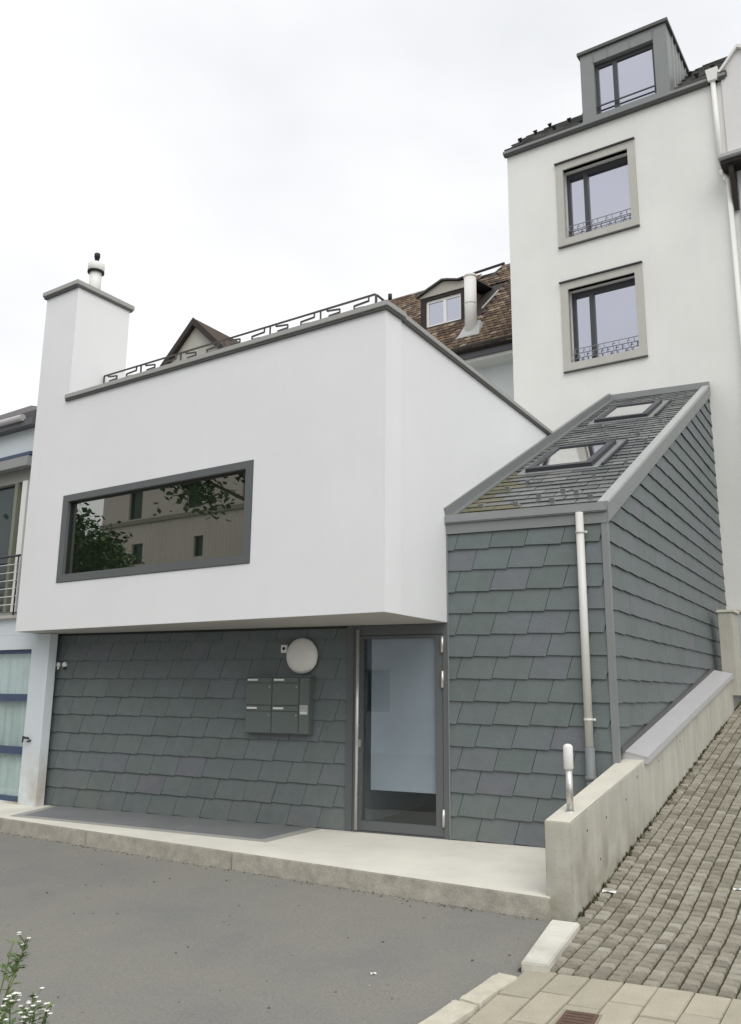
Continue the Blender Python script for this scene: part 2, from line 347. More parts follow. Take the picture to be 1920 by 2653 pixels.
us = [-14, -11.6, -9.3, -7.0, -4.6, -2.05, 0.0, 3.075]
for a, b in zip(us, us[1:]):
    MB().box(K, a + 0.004, b - 0.004, 0, 0.156, -0.05, ZP + 0.002).build('kerb_block', KERBC, ap, bevel=0.008)
MB().box(K, -14, 3.07, -0.001 + 0.02, 0.15, ZP - 0.02, ZP + 0.004).build('kerb_top', CONC, ap)
rs = random.Random(12); mb = MB()
for k in range(520):
    if k < 300: u = rs.uniform(-5, 3.0); d = -abs(rs.gauss(0, .035)) - .004
    else: u = rs.uniform(-5, 3.5); d = -rs.uniform(.05, 4.5)
    q = K.P(u, d, 0); q.z = gz(q) + .002; r_ = rs.uniform(.004, .011); a = rs.uniform(0, 6.28)
    p3 = [q + Vector((math.cos(a + t) * r_ * rs.uniform(.6, 1.2), math.sin(a + t) * r_ * rs.uniform(.6, 1.2), 0)) for t in (0, 1.6, 3.1, 4.7)]
    mb.hexa(p3, [p.lerp(q, .35) + Vector((0, 0, r_ * .6)) for p in p3])
tag(mb.build('grit', M('grit_bits', (0.2, 0.17, 0.12), 0.9, 0.1, 9, ramp=[(0, (0.07, 0.055, 0.035)), (.6, (0.16, 0.14, 0.10)), (1, (0.42, 0.40, 0.34))])), 'scattered grit and leaf bits on the asphalt along the kerb', 'grit', kind='stuff')
# dark inlay before the garage wall
mb = MB(); mb.plan([(-4.05, 10.42), (-1.06, 8.92), (-0.60, 9.72), (-3.95, 11.27)], ZP - 0.02, ZP + 0.004); mb.build('stone_inlay', INLAY, ap)
MB().hexa([Vector((-4.2, 10.36, ZP - .01)), Vector((-1.0, 8.76, ZP - .01)), Vector((-0.48, 9.66, ZP - .01)), Vector((-4.02, 11.34, ZP - .01))],
          [Vector((-4.2, 10.36, ZP + .0022)), Vector((-1.0, 8.76, ZP + .0022)), Vector((-0.48, 9.66, ZP + .0022)), Vector((-4.02, 11.34, ZP + .0022))]).build('inlay_border', M('inlay_edge', (0.36, 0.355, 0.33), 0.8, 0.08, 4), ap)

# ------------------------------------------------------------------ cobbled ramp beside the wall
RO = Vector((1.551, 6.594, 0)); RU = Vector((math.cos(R(58)), math.sin(R(58)), 0)); RV = Vector((math.cos(R(-32)), math.sin(R(-32)), 0))
PROF = [(-1.3, -0.076), (-1.09, -0.064), (-0.5, -0.03), (-0.1, 0.002), (0.3, 0.05), (0.7, 0.127), (12.0, 2.24), (14.0, 2.4), (60, 2.4)]
def rz(u):
    for (a, za), (b, zb) in zip(PROF, PROF[1:]):
        if u <= b: return za + (zb - za) * max(0, u - a) / (b - a)
    return PROF[-1][1]
def rslope(u): return math.atan2(rz(u + 0.05) - rz(u - 0.05), 0.1)
ramp = bpy.data.objects.new('ramp', None); C.objects.link(ramp); RL['ramp'] = Vector((0, 0, 0)); ramp['kind'] = 'structure'
mb = MB(); cols = [-0.02, 0.7, 1.4, 2.4, 3.6, 7.0]; vs = []
for u, z in [(-1.15, -0.058)] + [(p[0], rz(p[0]) + 0.008) for p in PROF[1:]]:
    for v in cols:
        q = RO + RU * (u + (0.095 * v if u < -1 else 0)) + RV * v; q.z = max(z, gz(q) + .006); vs.append(q)
nc = len(cols); mb.add(vs, [(nc * i + k, nc * i + k + 1, nc * (i + 1) + k + 1, nc * (i + 1) + k) for i in range(len(vs) // nc - 1) for k in range(nc - 1)]); mb.build('ramp_bed', JOINT, ramp)
def cobble_verts(rs, su, sv):
    h = 0.026; e = 0.009; q = []
    for zz, ins in ((-0.03, 0.0), (h - 0.014, 0.0), (h, e)):
        for cu, cv in ((-1, -1), (1, -1), (1, 1), (-1, 1)):
            q.append(Vector((cu * (su / 2 - ins) + rs.uniform(-.003, .003), cv * (sv / 2 - ins) + rs.uniform(-.003, .003), zz + (rs.uniform(-.002, .002) if ins else 0))))
    fs = [(0, 1, 5, 4), (1, 2, 6, 5), (2, 3, 7, 6), (3, 0, 4, 7), (4, 5, 9, 8), (5, 6, 10, 9), (6, 7, 11, 10), (7, 4, 8, 11), (8, 9, 10, 11)]
    return q, fs
rs = random.Random(3); cob_variants = []
for k in range(8):
    q, fs = cobble_verts(rs, 0.077, 0.088)
    me = bpy.data.meshes.new('cobble'); me.from_pydata([tuple(p) for p in q], [], fs); me.materials.append(COBB)
    cob_variants.append((me, q, fs))
CAMP = Vector((0, 0, 1.6))
spots = []
for j in range(0, 46):
    v = 0.055 + j * 0.1
    u = -1.075 + 0.095 * v + rs.uniform(-0.01, 0.01)
    while u < 9.5:
        pos = RO + RU * u + RV * v; pos.z = max(rz(u), gz(pos) - .002)
        dv = pos - CAMP; zc = dv.dot(_fw)
        px = 960 + 2175.8 * dv.dot(_x) / zc; py = 1326.5 - 2175.8 * dv.dot(_y) / zc
        inside = -30 < px < 1935 and py < 2690
        spots.append((0 if inside else 1, dv.length, pos, u)); u += 0.088 + rs.uniform(-0.003, 0.003)
spots.sort(key=lambda q: (q[0], q[1])); stuff = MB()
for i, (ins, dist, pos, u) in enumerate(spots):
    me, q, fs = cob_variants[rs.randrange(8)]
    rot = Matrix.Rotation(R(58) + rs.uniform(-.03, .03), 4, 'Z') @ Matrix.Rotation(-rslope(u) + rs.uniform(-.03, .03), 4, 'Y') @ Matrix.Rotation(rs.uniform(-.03, .03), 4, 'X')
    mat4 = Matrix.Translation(pos + Vector((0, 0, rs.uniform(-.003, .003)))) @ rot
    if i < 300:
        o = bpy.data.objects.new('cobble', me); C.objects.link(o); o.parent = ramp; o.matrix_basis = mat4
    else: stuff.add([mat4 @ p for p in q], fs)
stuff.build('cobble_field', COBB, ramp, kind='stuff')

rs = random.Random(8); mb = MB()
for k in range(420):
    u = rs.uniform(-0.05, 6.5); v = abs(rs.gauss(0, .018)) + 0.004; b = RO + RU * u + RV * v; b.z = rz(u) + 0.012
    if rs.random() < 0.35 + 0.5 * math.sin(u * 2.3 + 1) ** 2:
        for m_ in range(4):
            a = rs.uniform(0, 6.28); h = rs.uniform(.015, .05); d = Vector((math.cos(a), math.sin(a), 0)) * h * .6; sd_ = Vector((-d.y, d.x, 0)) * .45
            mb.add([b - sd_, b + sd_, b + d + Vector((0, 0, h))], [(0, 1, 2)])
tag(mb.build('moss', M('moss', (0.075, 0.075, 0.03), 0.9, 0.15, 9, ramp=[(0, (0.05, 0.05, 0.025)), (1, (0.12, 0.115, 0.05))])), 'dark moss and weeds along the foot of the concrete wall', 'moss', kind='stuff')
# paving slabs at the foot of the ramp
path = bpy.data.objects.new('footpath', None); C.objects.link(path); RL['footpath'] = Vector((0, 0, 0)); path['kind'] = 'structure'
PU = Vector((math.cos(R(56.5)), math.sin(R(56.5)), 0)); PV = Vector((math.cos(R(-26)), math.sin(R(-26)), 0)); PO = Vector((1.156, 5.535, 0))
mb = MB(); bq = [PO - PU * 0.01 + PV * -0.17, PO - PU * 0.01 + PV * 4, PO - PU * 4 + PV * 4, PO - PU * 4 + PV * -0.17]
mb.add([Vector((p.x, p.y, gz(p) + .005)) for p in bq], [(3, 2, 1, 0)]); mb.build('joint_bed', JOINT, path)
rs = random.Random(5)
for j in range(-1, 12):
    u = -0.0 if j % 2 else 0.0; first = (0.42 if j % 2 else 0.30)
    if j == -1: u = -0.0
    while u > -2.2:
        L_ = first; first = 0.42
        a = Vector((0, 0, 0)); c0 = PO + PV * (j * 0.194 + 0.003) + PU * (u - L_ + 0.003); 
        hz = 0.020 + rs.uniform(-.003, .003)
        pts = [c0, c0 + PV * 0.188, c0 + PV * 0.188 + PU * (L_ - 0.006), c0 + PU * (L_ - 0.006)]
        hole = (PO + PV * 0.19 * 1.5 + PU * -0.72)
        cen = sum(pts, Vector((0, 0, 0))) / 4
        u -= L_
        if j in (0, 1) and -0.78 < (u + L_ / 2) < -0.55 and j == 1: pass
        MB().hexa([p + Vector((0, 0, gz(p) - 0.03)) for p in pts], [p + Vector((rs.uniform(-.002, .002), rs.uniform(-.002, .002), gz(p) + hz + rs.uniform(-.002, .002))) for p in pts]).build('slab', SLABM, path, bevel=0.004)
# rusty cover set in the slabs
cv = thing('drain_cover', (1.11, 4.87, -0.1), 'rusty brown iron drain cover set in the paving slabs', 'drain cover')
q = [Vector((x, y, gz((x, y)))) for x, y in ((1.077, 5.023), (1.261, 4.942), (1.145, 4.729), (0.954, 4.811))]
cq = sum(q, Vector((0, 0, 0))) / 4
MB().hexa([p + Vector((0, 0, .0)) for p in reversed(q)], [p + Vector((0, 0, .026)) for p in reversed(q)]).build('rim', M('rim_mortar', (0.30, 0.27, 0.2), 0.9, 0.1, 9), cv)
q2 = [cq + (p - cq) * 0.88 for p in q]
MB().hexa([p + Vector((0, 0, .002)) for p in reversed(q2)], [p + Vector((0, 0, .030)) for p in reversed(q2)]).build('plate', RUST, cv, bevel=0.003)
mb = MB()
for k in range(1, 6):
    t = k / 6; a = q2[0].lerp(q2[3], t); b = q2[1].lerp(q2[2], t); mb.bar(a.lerp(b, .12) + Vector((0, 0, .031)), a.lerp(b, .88) + Vector((0, 0, .031)), 0.008, 0.005)
mb.build('rib', RUST, cv)

# ------------------------------------------------------------------ white house (upper storey, garage wall, door)
house = thing('white_house', tuple(G.P(-2.8, 0.6, ZP)), 'white rendered house with jutting upper storey, picture window and slate garage wall', 'house')
W_ = 5.75; Z0, Z1 = 2.338, 5.385
WIN = (-4.975, -1.70, 2.925, 4.065)
panel(B, -W_, 0, Z0, Z1, 0, 0.30, [WIN]).build('front_wall', WHITE, house)
bR0 = B.P(0, 0, 0); bL0 = B.P(-W_, 0, 0); bR1 = bR0 + BD * 6.6; bL1 = bL0 + BD * 6.6
def plan_strip(p, q, side, th):
    n = (q - p).normalized(); n = Vector((-n.y, n.x, 0)) * side
    return [p, q, q + n * th, p + n * th]
def wall_plan(pts, z0, z1): return MB().hexa([Vector((p.x, p.y, z0)) for p in pts], [Vector((p.x, p.y, z1)) for p in pts])
i0 = 0.302
wall_plan(plan_strip(bR0 + BD * i0, bR1, 1, 0.3), Z0, Z1).build('side_wall', WHITE, house)
wall_plan(plan_strip(bL1, bL0 + BD * i0, 1, 0.3), Z0, Z1).build('side_wall', WHITE, house)
wall_plan(plan_strip(bR1, bL1, 1, 0.3), Z0, Z1).build('rear_wall', WHITE, house)
ins = lambda p, a, b: p + B.u * a + BD * b
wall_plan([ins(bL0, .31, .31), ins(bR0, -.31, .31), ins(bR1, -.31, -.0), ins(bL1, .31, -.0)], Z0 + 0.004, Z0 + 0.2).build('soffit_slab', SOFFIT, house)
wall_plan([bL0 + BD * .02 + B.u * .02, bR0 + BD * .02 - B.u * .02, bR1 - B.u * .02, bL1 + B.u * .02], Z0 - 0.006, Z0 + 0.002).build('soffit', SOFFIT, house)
wall_plan([ins(bL0, .31, .31), ins(bR0, -.31, .31), ins(bR1, -.31, -.0), ins(bL1, .31, -.0)], Z1 - 0.35, Z1 - 0.1).build('terrace_floor', CONC, house)
# coping, with the darker drip below it
def cope(a, b, side, name='coping', over=0.045, inn=0.33):
    d = (b - a).normalized(); n = Vector((-d.y, d.x, 0)) * side
    wall_plan([a - n * over, b - n * over, b + n * inn, a + n * inn], Z1 + 0.018, Z1 + 0.078).build(name, COPING, house, bevel=0.006)
    b = b - d * 0.015
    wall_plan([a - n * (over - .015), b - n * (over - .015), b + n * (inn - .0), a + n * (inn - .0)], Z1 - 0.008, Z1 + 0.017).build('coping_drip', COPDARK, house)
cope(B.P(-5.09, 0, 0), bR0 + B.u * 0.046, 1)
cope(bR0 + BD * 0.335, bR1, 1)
# picture window, frame flush with the render
win = ring(B, WIN[0] + .002, WIN[1] - .002, WIN[2] + .002, WIN[3] - .002, .115, .105, .10, .09, -0.012, 0.14).build('window', FRAMEG, house, bevel=0.004)
MB().box(B, WIN[0] + .11, WIN[1] - .10, 0.06, 0.075, WIN[2] + .09, WIN[3] - .08).build('pane', PANEBIG, win)
ring(B, WIN[0] + .10, WIN[1] - .09, WIN[2] + .085, WIN[3] - .075, .022, .022, .022, .022, 0.03, 0.059).build('seal', BLACK, win)
# chimney rising from the left end of the front
ch0 = B.P(-W_, 0, 0); ch1 = B.P(-5.055, 0, 0); cd = Vector((math.cos(R(56.5)), math.sin(R(56.5)), 0)) * 0.90
ch = wall_plan([ch0, ch1, ch1 + cd, ch0 + cd], Z1 - 0.0, 7.03).build('chimney', WHITE, house)
def grow(pts, e):
    c = sum(pts, Vector((0, 0, 0))) / len(pts); return [p + (p - c).normalized() * e for p in pts]
chp = [ch0, ch1, ch1 + cd, ch0 + cd]
wall_plan(grow(chp, .07), 7.055, 7.125).build('chimney_cap', COPING, ch, bevel=0.008)
wall_plan(grow(chp, .045), 7.03, 7.054).build('cap_drip', COPDARK, ch)
fc = sum(chp, Vector((0, 0, 0))) / 4 + Vector((0.05, 0.02, 0))
MB().tube(fc + Vector((0, 0, 7.1)), fc + Vector((0, 0, 7.60)), 0.085, 20).build('flue', WPIPE, ch)
MB().lathe(fc + Vector((0, 0, 7.57)), (0, 0, 1), [(0.10, 0), (0.118, 0.01), (0.118, 0.12), (0.09, 0.14)], 20).build('flue_collar', WPIPE, ch)
MB().lathe(fc + Vector((0, 0, 7.555)), (0, 0, 1), [(0.10, 0), (0.12, 0.0), (0.12, 0.022), (0.1, 0.022)], 20).build('flue_band', BLACK, ch)
MB().lathe(fc + Vector((0, 0, 7.69)), (0, 0, 1), [(0.032, 0), (0.032, 0.1), (0.042, 0.11), (0.042, 0.17), (0.03, 0.18)], 12).build('flue_tip', BLACK, ch)
# slate-clad garage wall
GP = 0.2275
MB().box(G, -5.62, -1.20, 0.002, 0.14, ZP, Z0 - .008).build('backing_wall', BACK, house)
n_g = slates(house, G.P(0, 0, 0.157), G.u, G.m, Vector((0, 0, 1)), range(0, 10), -5.9, -1.1, 0.389, GP, 0.066, (-4.661, -4.858),
             [(-1, 0, 5.595), (1, 0, -1.21), (0, -1, 0.002), (0, 1, Z0 - 0.157 - 0.03)], [], lambda x, y: SLATE, 'slate')
MB().box(G, -5.63, -5.597, -0.045, 0.05, ZP + .004, Z0 - .009).build('edge_trim', FRAMEG, house)
MB().box(G, -1.205, -1.12, -0.035, 0.16, ZP + .003, Z0 - .009).build('edge_trim', FRAMEG, house)
MB().box(G, -5.6, -1.206, -0.03, 0.0, Z0 - .034, Z0 - .009).build('top_trim', BACK, house)
# glass entrance door
door = ring(G, -1.118, -0.012, ZP + .002, Z0 - .010, .05, .06, .012, .11, -0.03, 0.12).build('door', FRAMEG, house, bevel=0.003)
leaf = ring(G, -1.062, -0.076, ZP + .018, Z0 - .125, .048, .085, .10, .035, -0.022, 0.05).build('door_leaf', FRAMEG, door, bevel=0.003)
MB().box(G, -1.02, -0.153, 0.008, 0.022, ZP + .11, Z0 - .152).build('door_glass', PANEDOOR, door)
MB().box(G, -0.925, -0.156, 0.024, 0.026, 0.58, Z0 - .155).build('lit_lobby_sheet', LOBBYTONE, door)  # added sheet, its colour supplies the brightness of the lobby behind the glass
mb = MB(); mb.tube(G.P(-1.045, -0.085, ZP + .03), G.P(-1.045, -0.085, Z0 - .06), 0.019, 14)
for z in (0.5, 1.25, 2.0): mb.tube(G.P(-1.045, -0.085, z), G.P(-1.045, -0.02, z), 0.010, 8)
mb.build('pull_bar', STEEL, door)
for z0, z1 in ((2.022, 2.191), (1.656, 1.83), (0.266, 0.437)):
    MB().tube(G.P(-0.073, -0.036, z0), G.P(-0.073, -0.036, z1), 0.017, 10).build('hinge', STEEL, door)
MB().box(G, -1.055, -1.025, -0.027, -0.021, 1.02, 1.10).build('lock_plate', STEEL, door)
# lobby seen through the glass
LF = G
MB().box(G, -1.3, 1.55, 0.14, 4.3, ZP - .03, ZP + .006).build('lobby_floor', ROOMF, house)
panel(G, -1.3, 1.6, ZP + .006, 5.6, 4.3, 4.4).build('lobby_wall', ROOMW, house)
MB().box(G, -1.3, -1.21, 0.15, 4.29, ZP + .006, Z0 - .012).build('lobby_wall', ROOMW, house)

# ------------------------------------------------------------------ slate annex with sloping roof
annex = thing('slate_annex', tuple(G.P(0.83, 2.5, ZP)), 'grey slate-clad annex with steep sloping roof and two skylights beside the ramp', 'annex')
RZ0 = 3.46; SL = 0.5056
PX = G.u.copy(); PVv = Vector((SD.x, SD.y, SL)); PN = PX.cross(PVv).normalized(); PY = PN.cross(PX).normalized()
RO_ = G.P(0, 0, RZ0)
def rp(a, b, h=0.0): return RO_ + PX * a + PVv * b + PN * h       # a across, b up-slope (horizontal metres), h above the roof
def rxy(a, b): v = PX * a + PVv * b; return (v.dot(PX), v.dot(PY))
# walls behind the slates
MB().box(G, 0.0, 1.66, 0.002, 0.10, ZP, 3.44).build('backing_wall', BACK, annex)
flank_top = lambda u: RZ0 + SL * u
mb = MB(); mb.poly(S, [(0.02, ZP), (7.12, ZP), (7.12, flank_top(7.12) - .06), (0.02, flank_top(0.02) - .06)], 0.002, 0.10); mb.build('backing_wall', BACK, annex)
MB().poly(S, [(0.12, ZP), (7.0, ZP), (7.0, flank_top(7.0) - .1), (0.12, flank_top(0.12) - .1)], 0.105, 0.12).build('inner_lining', ROOMW, annex)
n1 = slates(annex, G.P(0, 0, 0.157), G.u, G.m, Vector((0, 0, 1)), range(0, 14), -0.3, 1.7, 0.385, GP, 0.066, (0.265, 0.074),
            [(-1, 0, 0.0), (1, 0, 1.635), (0, 1, 3.285 - 0.157)], [], lambda x, y: SLATE, 'slate')
# flank slates: only where they stand above the retaining wall cap
n2 = slates(annex, S.P(0, 0, 0.157), S.u, S.m, Vector((0, 0, 1)), range(3, 31), -0.3, 7.2, 0.52, GP, 0.066, (0.2, 0.46),
            [(-1, 0, -0.03), (1, 0, 7.1), (-SL, 1, RZ0 - 0.157 - 0.13), (0.172, -1, -0.72)], [], lambda x, y: SLATE, 'slate', gap=0.003)
# corner post, fascia, gutter, verge
mb = MB(); mb.hexa([G.P(1.638, -0.032, ZP), G.P(1.70, -0.032, ZP), S.P(0.03, -0.034, ZP), S.P(0.03, 0.0, ZP), G.P(1.638, 0.0, ZP)],
                   [G.P(1.638, -0.032, 3.29), G.P(1.70, -0.032, 3.29), S.P(0.03, -0.034, 3.29), S.P(0.03, 0.0, 3.29), G.P(1.638, 0.0, 3.29)]); mb.build('corner_trim', ZINC, annex)
MB().box(G, -0.012, 0.0, -0.035, 0.1, ZP + .01, 3.28).build('edge_trim', ZINC, annex)
MB().box(G, -0.015, 1.70, -0.04, 0.03, 3.29, 3.40).build('fascia', ZINC, annex)
MB().box(G, -0.02, 1.705, -0.075, 0.05, 3.402, 3.50).build('gutter', M('gutter_zinc', (0.255, 0.27, 0.27), 0.4, 0.05, 5, spec=0.5), annex, bevel=0.012)
mb = MB()
def slab4(c, t):     # slab between four roof points and their lifted copies
    return MB().hexa(c, [p + PN * t for p in c])
slab4([rp(1.60, 0.02, 0.0), rp(1.715, 0.02, 0.0), rp(1.715, 7.03, 0.0), rp(1.60, 7.03, 0.0)], 0.055).build('verge_top', ZINCL, annex, bevel=0.006)
mb = MB(); mb.poly(S, [(-0.03, flank_top(0) - .17), (7.06, flank_top(7.06) - .17), (7.06, flank_top(7.06) - .004), (-0.03, flank_top(-.03) + .03)], -0.048, 0.0); mb.build('verge_board', ZINC, annex)
slab4([rp(-0.055, -0.02, -0.05), rp(0.0, -0.02, -0.05), rp(0.0, 7.0, -0.05), rp(-0.055, 7.0, -0.05)], 0.19).build('upstand', ZINC, annex)
slab4([rp(0.0, 0.02, 0.0), rp(0.06, 0.02, 0.0), rp(0.06, 6.98, 0.0), rp(0.0, 6.98, 0.0)], 0.035).build('gutter_channel', M('channel_zinc', (0.19, 0.205, 0.20), 0.5, 0.06), annex)
mb = MB(); a0 = rp(-0.10, 6.93, 0.0); a1 = rp(1.73, 6.93, 0.0); tA = T.P(-1.95, 0.0, 0); tB = T.P(0.03, 0.0, 0)
mb.hexa([a0, a1, Vector((tB.x, tB.y, a1.z)), Vector((tA.x, tA.y, a0.z))], [a0 + Vector((0, 0, .13)), a1 + Vector((0, 0, .13)), Vector((tB.x, tB.y, a1.z + .17)), Vector((tA.x, tA.y, a0.z + .17))]); mb.build('ridge_flashing', ZINC, annex)
# left end of the flashing that drops along the white wall
# roof deck with openings
SK = [(0.30, 1.02, 1.80, 2.90), (0.36, 1.06, 4.78, 5.86)]
def deck(holes, a0, a1, b0, b1, h0, h1):
    As = sorted({a0, a1, *[h[0] for h in holes], *[h[1] for h in holes]}); Bs = sorted({b0, b1, *[h[2] for h in holes], *[h[3] for h in holes]})
    mb = MB()
    for i in range(len(As) - 1):
        for j in range(len(Bs) - 1):
            ca, cb = (As[i] + As[i + 1]) / 2, (Bs[j] + Bs[j + 1]) / 2
            if any(h[0] < ca < h[1] and h[2] < cb < h[3] for h in holes): continue
            c = [(As[i], Bs[j]), (As[i + 1], Bs[j]), (As[i + 1], Bs[j + 1]), (As[i], Bs[j + 1])]
            mb.hexa([rp(a, b, h0) for a, b in c], [rp(a, b, h1) for a, b in c])
    return mb
deck(SK, 0.0, 1.66, 0.02, 7.0, -0.09, -0.01).build('roof_deck', BACK, annex)
vx = PVv.dot(PX); vy = PVv.dot(PY); kx = vx / vy
sholes = []
for a0, a1, b0, b1 in SK:
    x0 = rxy(a0, b0)[0]; x1 = rxy(a1, b1)[0]
    sholes.append((x0 - 0.01, x1 + 0.01, rxy(0, b0)[1] - 0.02, rxy(0, b1)[1] + 0.02))
def rmat(x, y):
    a = x - kx * y
    p = 1.15 - a * 1.5 - y * 0.42
    return MOSSSL if random.random() < p else ROOFSL
n3 = slates(annex, RO_.copy(), PX, -PN, PY, range(0, 41), -0.3, 3.4, 0.30, 0.192, 0.0, (0.0, 0.15),
            [(-1, kx, -0.045), (1, -kx, 1.61), (0, 1, 6.98 * vy), (0, -1, -0.03)], sholes, rmat, 'roof_slate', lift=0.016, th=0.007, lap=0.05, step=0.003)
for a0, a1, b0, b1 in SK:
    def q4(a0, a1, b0, b1, h): return [rp(a0, b0, h), rp(a1, b0, h), rp(a1, b1, h), rp(a0, b1, h)]
    def rr4(A0, A1, B0, B1, wd, h0, h1):
        mb = MB()
        for c in ((A0, A1, B0, B0 + wd), (A0, A1, B1 - wd, B1), (A0, A0 + wd, B0 + wd, B1 - wd), (A1 - wd, A1, B0 + wd, B1 - wd)):
            mb.hexa(q4(*c, h0), q4(*c, h1))
        return mb
    sk = rr4(a0 - .06, a1 + .06, b0 - .06, b1 + .06, 0.10, -0.02, 0.075).build('skylight', DARKF, annex, bevel=0.006)
    MB().hexa(q4(a0 + .0, a1 - .0, b0, b1, 0.045), q4(a0, a1, b0, b1, 0.058)).build('pane', PANELIGHT, sk)
    rr4(a0 - .15, a1 + .15, b0 - .15, b1 + .15, 0.085, 0.008, 0.026).build('flashing', ZINC, sk)
    MB().hexa(q4(a1 + .17, a1 + .20, b0 - .05, b1 + .12, 0.02), q4(a1 + .17, a1 + .20, b0 - .05, b1 + .12, 0.05)).build('side_rail', DARKF, sk)
for a, b in ((.659, .30), (1.051, .32), (1.452, .34), (.842, .52), (1.066, .66), (1.236, .575), (.459, 1.24), (1.258, 1.20), (1.491, 1.74), (1.255, 3.48), (.677, 3.92), (1.474, 2.92), (1.233, 6.67), (.25, .33), (.30, 1.0), (1.40, 4.3), (.85, 3.3), (1.3, 5.4), (.9, 6.4), (.5, 4.4), (1.45, 6.2)):
    m_ = MB(); s0 = rp(a - .018, b - .02, .02); s1 = rp(a + .018, b - .02, .02)
    m_.hexa([rp(a - .018, b - .03, .012), rp(a + .018, b - .03, .012), rp(a + .018, b + .10, .012), rp(a - .018, b + .10, .012)], [rp(a - .018, b - .03, .018), rp(a + .018, b - .03, .018), rp(a + .018, b + .10, .018), rp(a - .018, b + .10, .018)])
    m_.hexa([rp(a - .022, b - .035, .012), rp(a + .022, b - .035, .012), rp(a + .022, b - .027, .012), rp(a - .022, b - .027, .012)], [rp(a - .03, b - .035, .062), rp(a + .03, b - .035, .062), rp(a + .03, b - .027, .062), rp(a - .03, b - .027, .062)])
    m_.build('snow_guard', ZINC, annex)
# rainwater pipe on the front
dp = MB().tube(G.P(1.435, -0.075, 3.405), G.P(1.435, -0.075, 1.09), 0.040, 16).build('downpipe', PIPE, annex)
MB().tube(G.P(1.435, -0.075, 1.10), G.P(1.435, -0.075, ZP), 0.047, 16).build('cast_foot', M('grey_plastic', (0.20, 0.215, 0.225), 0.5, 0.05), dp)
MB().lathe(G.P(1.435, -0.075, 0.80), (0, 0, 1), [(0.05, 0), (0.056, 0.0), (0.056, 0.04), (0.05, 0.04)], 16).build('collar', M('grey_plastic', (0.2, 0.21, 0.22)), dp)
for z in (3.20, 1.36):
    mb = MB(); mb.lathe(G.P(1.435, -0.075, z - .012), (0, 0, 1), [(0.041, 0), (0.045, 0), (0.045, 0.025), (0.041, 0.025)], 16); mb.tube(G.P(1.48, -0.075, z), G.P(1.50, -0.06, z), 0.014, 8); mb.tube(G.P(1.47, -0.06, z), G.P(1.47, 0.0, z), 0.007, 6)
    mb.build('bracket', PIPE, dp)
print('slates', n_g, n1 + n2, n3)

# ------------------------------------------------------------------ things on the garage wall
lamp = thing('wall_lamp', tuple(G.P(-1.772, -0.02, 2.0)), 'large round opal wall lamp above the mailboxes', 'lamp')
MB().lathe(G.P(-1.772, -0.012, 2.002), -G.m, [(0.19, 0), (0.19, 0.02)], 40).build('base', DARKF, lamp)
prof = [(0.2, 0.02), (0.205, 0.035)] + [(0.205 * math.cos(t), 0.035 + 0.075 * math.sin(t)) for t in [R(x) for x in range(8, 90, 9)]]
MB().lathe(G.P(-1.772, -0.012, 2.002), -G.m, prof, 48).build('shade', LAMPD, lamp)
sw = thing('switch_plate', tuple(G.P(-2.015, -0.02, 2.04)), 'small white switch plate left of the round wall lamp', 'switch')
MB().box(G, -2.058, -1.972, -0.050, -0.015, 2.04, 2.13).build('plate', PLASTW, sw, bevel=0.006)
MB().lathe(G.P(-2.015, -0.050, 2.088), -G.m, [(0.018, 0), (0.018, 0.004)], 16).build('button', BLACK, sw)
for k, u in enumerate((-5.49, -5.375)):
    se = thing('sensor', tuple(G.P(u, -0.03, 1.917)), ('left' if k == 0 else 'right') + ' one of two small white round sensors at the left end of the slate wall', 'sensor', 'pair of wall sensors')
    MB().lathe(G.P(u, -0.02, 1.925), -G.m, [(0.036, 0), (0.036, 0.03), (0.024, 0.045)], 16).build('housing', PLASTW, se)
    MB().tube(G.P(u + .01, -0.035, 1.895), G.P(u + .015, -0.06, 1.865), 0.014, 8).build('stem', BLACK if k else PLASTW, se)
mbx = thing('mailbox', tuple(G.P(-2.05, -0.02, 1.12)), 'grey metal mailbox block of four boxes with intercom on the slate wall', 'mailbox')
D0 = -0.115
MB().box(G, -2.47, -1.62, D0 + .008, -0.012, 1.135, 1.765).build('case', BOXM, mbx, bevel=0.004)
MB().box(G, -2.49, -1.60, D0 - .012, -0.010, 1.766, 1.775).build('rain_hood', BOXM, mbx)
for c0, c1 in ((-2.462, -2.118), (-2.108, -1.762)):
    for z0, z1 in ((1.452, 1.758), (1.142, 1.442)):
        fl = MB().box(G, c0, c1, D0 - .004, D0 + .007, z0, z1 - .062).build('door_flap', BOXM, mbx, bevel=0.003)
        MB().box(G, c0, c1, D0 - .010, D0 + .006, z1 - .058, z1).build('letter_flap', BOXM, mbx, bevel=0.003)
        MB().box(G, c0 + .02, c0 + .155, D0 - .0125, D0 - .0105, z1 - .036, z1 - .016).build('name_tag', PLASTW, mbx)
        MB().lathe(G.P(c1 - .03, D0 - .004, z0 + .2), -G.m, [(0.008, 0), (0.008, .004)], 10).build('lock', STEEL, fl)
cp = MB().box(G, -1.752, -1.624, D0 - .004, D0 + .007, 1.142, 1.758).build('intercom_panel', BOXM, mbx, bevel=0.003)
MB().box(G, -1.740, -1.640, D0 - .012, D0 - .005, 1.35, 1.455).build('keypad', M('keypad_grey', (0.45, 0.47, 0.47), 0.4, 0.03), cp)
for r_ in range(3):
    MB().box(G, -1.732, -1.650, D0 - .015, D0 - .0125, 1.43 - r_ * .033, 1.445 - r_ * .033).build('button', PLASTW if r_ == 2 else STEEL, cp)

